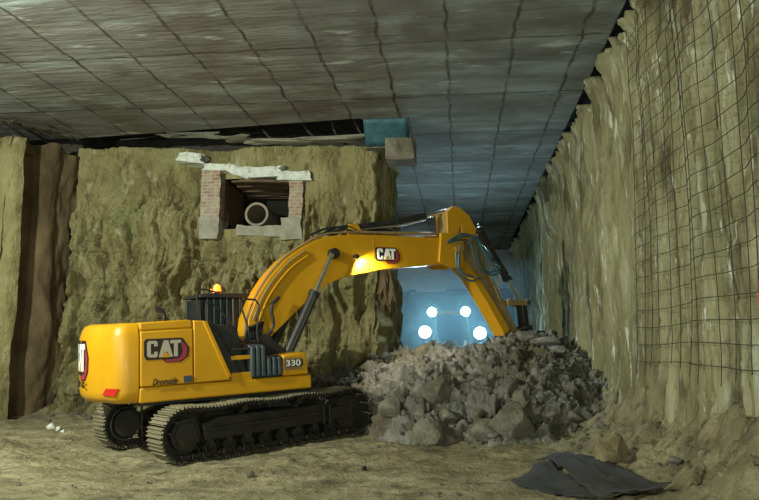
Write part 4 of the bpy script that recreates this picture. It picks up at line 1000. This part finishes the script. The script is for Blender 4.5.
# ------------------------------------------------------------------ rebar mesh on the pile wall
MY = np.arange(3.6, 13.3, .12); MT = []
for z_ in np.arange(0, 8.01, .25):     # the mesh is stiff: it touches only the proud faces of the piles
    r_ = np.array([min(wall_x(y+dy, z_+dz) for dy in (-.12, 0, .12) for dz in (-.2, 0, .2)) for y in MY]); MT.append(r_)
MT = np.array(MT); MT = np.array([MT[max(0, i-5):i+6].mean(0) for i in range(len(MT))])-.05
MT = np.array([np.convolve(np.pad(r_, 1, mode='edge'), [.25, .5, .25], 'valid') for r_ in MT]); MT = np.array([np.convolve(np.pad(r_, 1, mode='edge'), [.25, .5, .25], 'valid') for r_ in MT])
RM = empty('rebar_mesh', (XW-.4, 10, 1.6)); tag(RM, 'rusty wire mesh pinned over the piles on the right', 'wire mesh')
Ys = np.arange(4.0, 12.6, .44)
zlow = lambda y: 1.62+.12*math.sin(y*1.9)
def mx_(y, z):
    return float(np.interp(y, MY, MT[int(min(max(round(z/.25), 0), MT.shape[0]-1))]))-.03
bulge = {}
def wire(name, pts):
    b = MB(); b.tube(pts, .0058, 5); o = b.build(name, M['steel'], None); o.parent = RM; o.matrix_parent_inverse = Matrix.Translation(-RM.location); return o
for y in Ys:
    wire('vertical_wire', [Vector((mx_(y, z), y+.02*math.sin(z*1.3+y), z)) for z in np.arange(zlow(y)-.05, 7.75, .22)])
for z in np.arange(1.7, 7.8, .27):
    pts = [Vector((mx_(y, z), y, z+.02*math.sin(y*1.7+z*2))) for y in np.arange(3.9, 12.6, .13) if z > zlow(y)-.1]
    if len(pts) > 3: wire('horizontal_wire', pts)
p = atX(761.5, 308, XW-.55); p2_ = atX(757.5, 296, XW-.55)
b = MB(); b.box((0, 0, 0), (.02, .26, .34)); b.box((0, .02, .22), (.02, .14, .14)); o = b.build('red_marker', M['redtag'], bevel=.01); o.location = (p.x, p.y-.08, p.z)
tag(o, 'small red plastic marker on the pile wall at the right edge of the photo', 'marker')

# ------------------------------------------------------------------ boulders, clods
def rock_mesh(seed, sub=3):
    bm = bmesh.new(); bmesh.ops.create_icosphere(bm, subdivisions=sub, radius=.5)
    co = np.array([v.co[:] for v in bm.verts]); r = random.Random(seed)
    for k_ in range(16):      # chop with planes to get facets
        n = Vector((r.gauss(0, 1), r.gauss(0, 1), r.gauss(0, 1))).normalized(); d = r.uniform(.29, .43)
        for i, c in enumerate(co):
            t = c @ np.array(n)-d
            if t > 0: co[i] = c-np.array(n)*t
    nz = fbm(co[:, 0]*4+seed, co[:, 1]*4, co[:, 2]*4, 3, seed)*.05
    for v, c, q in zip(bm.verts, co, nz): v.co = Vector(c)*(1+q)
    me = bpy.data.meshes.new('rock'); bm.to_mesh(me); bm.free()
    for p in me.polygons: p.use_smooth = False
    return me
rocks = [rock_mesh(i) for i in range(6)]; small = [rock_mesh(20+i, 2) for i in range(6)]
for i, me in enumerate(rocks+small): me.materials.append(M['boulder'] if i % 2 else M['clod_grey'])
def rock(name, x, y, z, s, i, sq=(1, 1, 1), m=None, big=True):
    me = (rocks if big else small)[i % 6]
    if m is not None:
        me = me.copy(); me.materials.clear(); me.materials.append(m)
    o = bpy.data.objects.new(name, me); COL.objects.link(o); o.location = (x, y, z); o.scale = (s*sq[0], s*sq[1], s*sq[2]); o.rotation_euler = (0, 0, i*2.4); return o
def heap_hit(px, py, lift=0):
    d = ray(px, py)
    for k_ in range(700):
        y = 8+k_*.02; p = CAM+d*(y/d.y)
        if p.z <= surf(p.x, p.y)+lift: return p
    return p
M['sheet_boulder'] = mat('brown_boulder', [(.14, .115, .06), (.24, .20, .11), (.30, .26, .15)], 2.2, .95, bump=1, bscale=7, bdist=.06)
named = [(512, 427, .62, 'large rounded boulder at the foot of the heap, right of centre', 0), (426, 437, .50, 'boulder at the foot of the heap nearest the excavator track', 1),
         (486, 436, .42, 'flattish clod at the heap foot just left of the large rounded boulder', 2), (436, 398, .58, 'big square block on the left face of the heap', 3),
         (449, 420, .34, 'small block on the heap face below the big square block', 4), (545, 345, .55, 'slab-like block on the heap crest beside the excavator bucket', 5),
         (527, 340, .42, 'rounded block on the heap crest just left of the slab-like one', 0), (392, 412, .42, 'block on the heap face close to the front of the track', 2),
         (612, 465, .42, 'brown boulder sitting on the black sheets', 3), (574, 421, .32, 'small boulder at the right end of the heap foot', 4), (555, 352, .34, 'small block under the slab-like block on the crest', 1)]
for px, py, s, lab, i in named:
    p = heap_hit(px, py); m_ = M['sheet_boulder'] if px == 612 else (M['boulder'] if py > 390 else M['clod_grey'])
    sq = (1.3, 1, .45) if 'slab' in lab and 'sheets' not in lab else (1.1, 1, .9)
    s *= 1.45
    o = rock('boulder', p.x, p.y+s*.06, p.z+s*(.10 if px != 612 else .30), s, i, sq, m_); tag(o, lab, 'boulder')
rr = random.Random(11)
cnt = 0
while cnt < 230:
    x = rr.uniform(-3.2, 3.0); y = float(toe(x))+rr.uniform(-.3, 3.6)
    if y > 18.2: continue
    s = rr.choice([.08, .1, .12, .14, .18, .22, .28]); z = surf(x, y)
    o = rock('clod', x, y, z+s*.08, s, cnt, (1, 1, rr.uniform(.6, .9)), None, s > .2); o.rotation_euler = (rr.uniform(-.4, .4), rr.uniform(-.4, .4), rr.uniform(0, 6))
    tag(o, 'broken grey-brown soil clod among those covering the heap', 'clod', 'clods on the rubble heap'); cnt += 1
cnt = 0
while cnt < 90:
    if cnt < 45: x = rr.uniform(1.9, 2.7); y = rr.uniform(9, 15)
    else: x = rr.uniform(-11, -6.5); y = rr.uniform(16.8, 18.8)
    s = rr.choice([.06, .08, .1, .14, .2] if cnt < 45 else [.1, .14, .18, .25]); z = surf(x, y)
    o = rock('fallen_clod', x, y, z+s*.1, s, cnt, (1, 1, .7), M['boulder'] if cnt == 0 else None, s > .15)
    tag(o, *(('small clod fallen at the foot of the pile wall', 'clod', 'clods at the foot of the pile wall') if cnt < 45 else ('clod fallen at the foot of the earth face in the left corner', 'clod', 'clods at the foot of the earth face'))); cnt += 1
for i in range(60):
    x = rr.uniform(-9, 2.2); y = rr.uniform(8.8, 13.6)
    du = (x-EX)*U2[0]+(y-EY)*U2[1]; dv = -(x-EX)*U2[1]+(y-EY)*U2[0]
    if abs(du) < 2.6 and abs(dv) < 1.9: continue
    s = rr.choice([.04, .05, .06, .08]); o = rock('pebble', x, y, gh(x, y)+s*.15, s, i, (1, 1, .7), None, False)
    tag(o, 'small loose stone lying on the dirt floor in front of the excavator', 'stone', 'loose stones on the floor')
for i, (px, py, s, lab) in enumerate([(51, 429, .22, 'larger white stone beside the foot of the left corner'), (58, 430, .15, 'small white stone touching the right of the larger white one'), (63, 433, .12, 'smallest white stone in the left corner'), (250, 477, .16, 'pale clod on the floor below the track')]):
    p = heap_hit(px, py); o = rock('white_stone', p.x, p.y, p.z+s*.2, s, i, (1, 1, .8), M['whitestone'] if i < 3 else M['clod_grey']); tag(o, lab, 'stone')
p = heap_hit(364, 470); tag(rock('dark_stone', p.x, p.y, p.z+.03, .10, 3, (1, 1, .8), M['dark']), 'small dark stone alone on the floor in front of the heap', 'stone')

# ------------------------------------------------------------------ black sheets on the floor
def sheet(pts, lift, label, seed):
    P3 = [heap_hit(*p) for p in pts]; n = 16
    b = MB(); G = []
    for i in range(n+1):
        row = []
        for j in range(n+1):
            s, t = i/n, j/n; q = (P3[0]*(1-s)+P3[1]*s)*(1-t)+(P3[3]*(1-s)+P3[2]*s)*t
            q.x += .06*math.sin(7*t+seed)*(1 if s in (0, 1) else .4); q.y += .05*math.sin(9*s+seed)
            gm = max(gh(q.x+dx, q.y+dy) for dx in (-.1, 0, .1) for dy in (-.1, 0, .1))
            q.z = gm+lift+.02*vnoise(np.array(s*4.), np.array(t*4.), 0, seed)
            row.append(b.bm.verts.new(q))
        G.append(row)
    for i in range(n):
        for j in range(n): b.bm.faces.new((G[i][j], G[i+1][j], G[i+1][j+1], G[i][j+1]))
    o = b.build('black_sheet', M['mat_sheet'], smooth=True); m_ = o.modifiers.new('s', 'SOLIDIFY'); m_.thickness = .015; m_.offset = 1
    tag(o, label, 'sheet'); return o
sheet([(507, 484), (548, 463), (622, 499), (562, 499)], .03, 'left black sheet with a raised ridge lying on the dirt floor', 2)
sheet([(540, 464), (572, 458), (676, 492), (600, 503)], .075, 'right black sheet with the boulder on it at the bottom right', 5)

# ------------------------------------------------------------------ dust haze around the loader lamps
hz = MB().bb((-6.5, 23.5, .3), (2.6, 41, 4.9)).build('dust_haze', None)
m = bpy.data.materials.new('haze'); m.use_nodes = True; N = m.node_tree.nodes; N.remove(N['Principled BSDF'])
vs_ = N.new('ShaderNodeVolumeScatter'); vs_.inputs['Density'].default_value = HAZE; vs_.inputs['Color'].default_value = (.45, .82, 1, 1); vs_.inputs['Anisotropy'].default_value = .55
m.node_tree.links.new(vs_.outputs[0], N['Material Output'].inputs['Volume']); hz.data.materials.append(m)
tag(hz, 'pale dust hanging in the lamp beams beyond the heap', 'haze', kind='stuff')

# ------------------------------------------------------------------ site lights and added fills
KEY = lamp('site_floodlight', 'AREA', (-10.2, 6.5, 6.6), KEY_W, (.98, 1.0, .80), .22, aim((-10.2, 6.5, 6.6), (-5, 17, 2.2)))
F5 = lamp('site_floodlight', 'AREA', (-6.5, .5, 3.4), KEY2_W, (.98, 1.0, .82), .4, aim((-6.5, .5, 3.4), (-1, 15, 1.8)))
F2 = lamp('site_floodlight', 'AREA', (.9, -.5, 1.3), FILL_W, (.95, 1.0, .84), .5, aim((.9, -.5, 1.3), (-.5, 16, 5.0)))
F3 = lamp('added_far_fill', 'POINT', (-2.5, 40.5, 6.9), FAR_W, (.8, .95, 1.0), .25)  # added fill to brighten headwall and far ceiling, no fixture there
F4 = lamp('added_heap_fill', 'SPOT', (-.2, 20.5, 7.6), HEAP_W, (.80, .92, 1.0), .08, aim((-.2, 20.5, 7.6), (.0, 17.2, 1)), 1.25, .7)  # added cool fill for the heap top, unseen and without a fixture
w = bpy.data.worlds.new('world'); SC.world = w; w.use_nodes = True
w.node_tree.nodes['Background'].inputs[0].default_value = (.55, .75, .72, 1); w.node_tree.nodes['Background'].inputs[1].default_value = AMB
SC.cycles.max_bounces = 6; SC.cycles.volume_bounces = 0
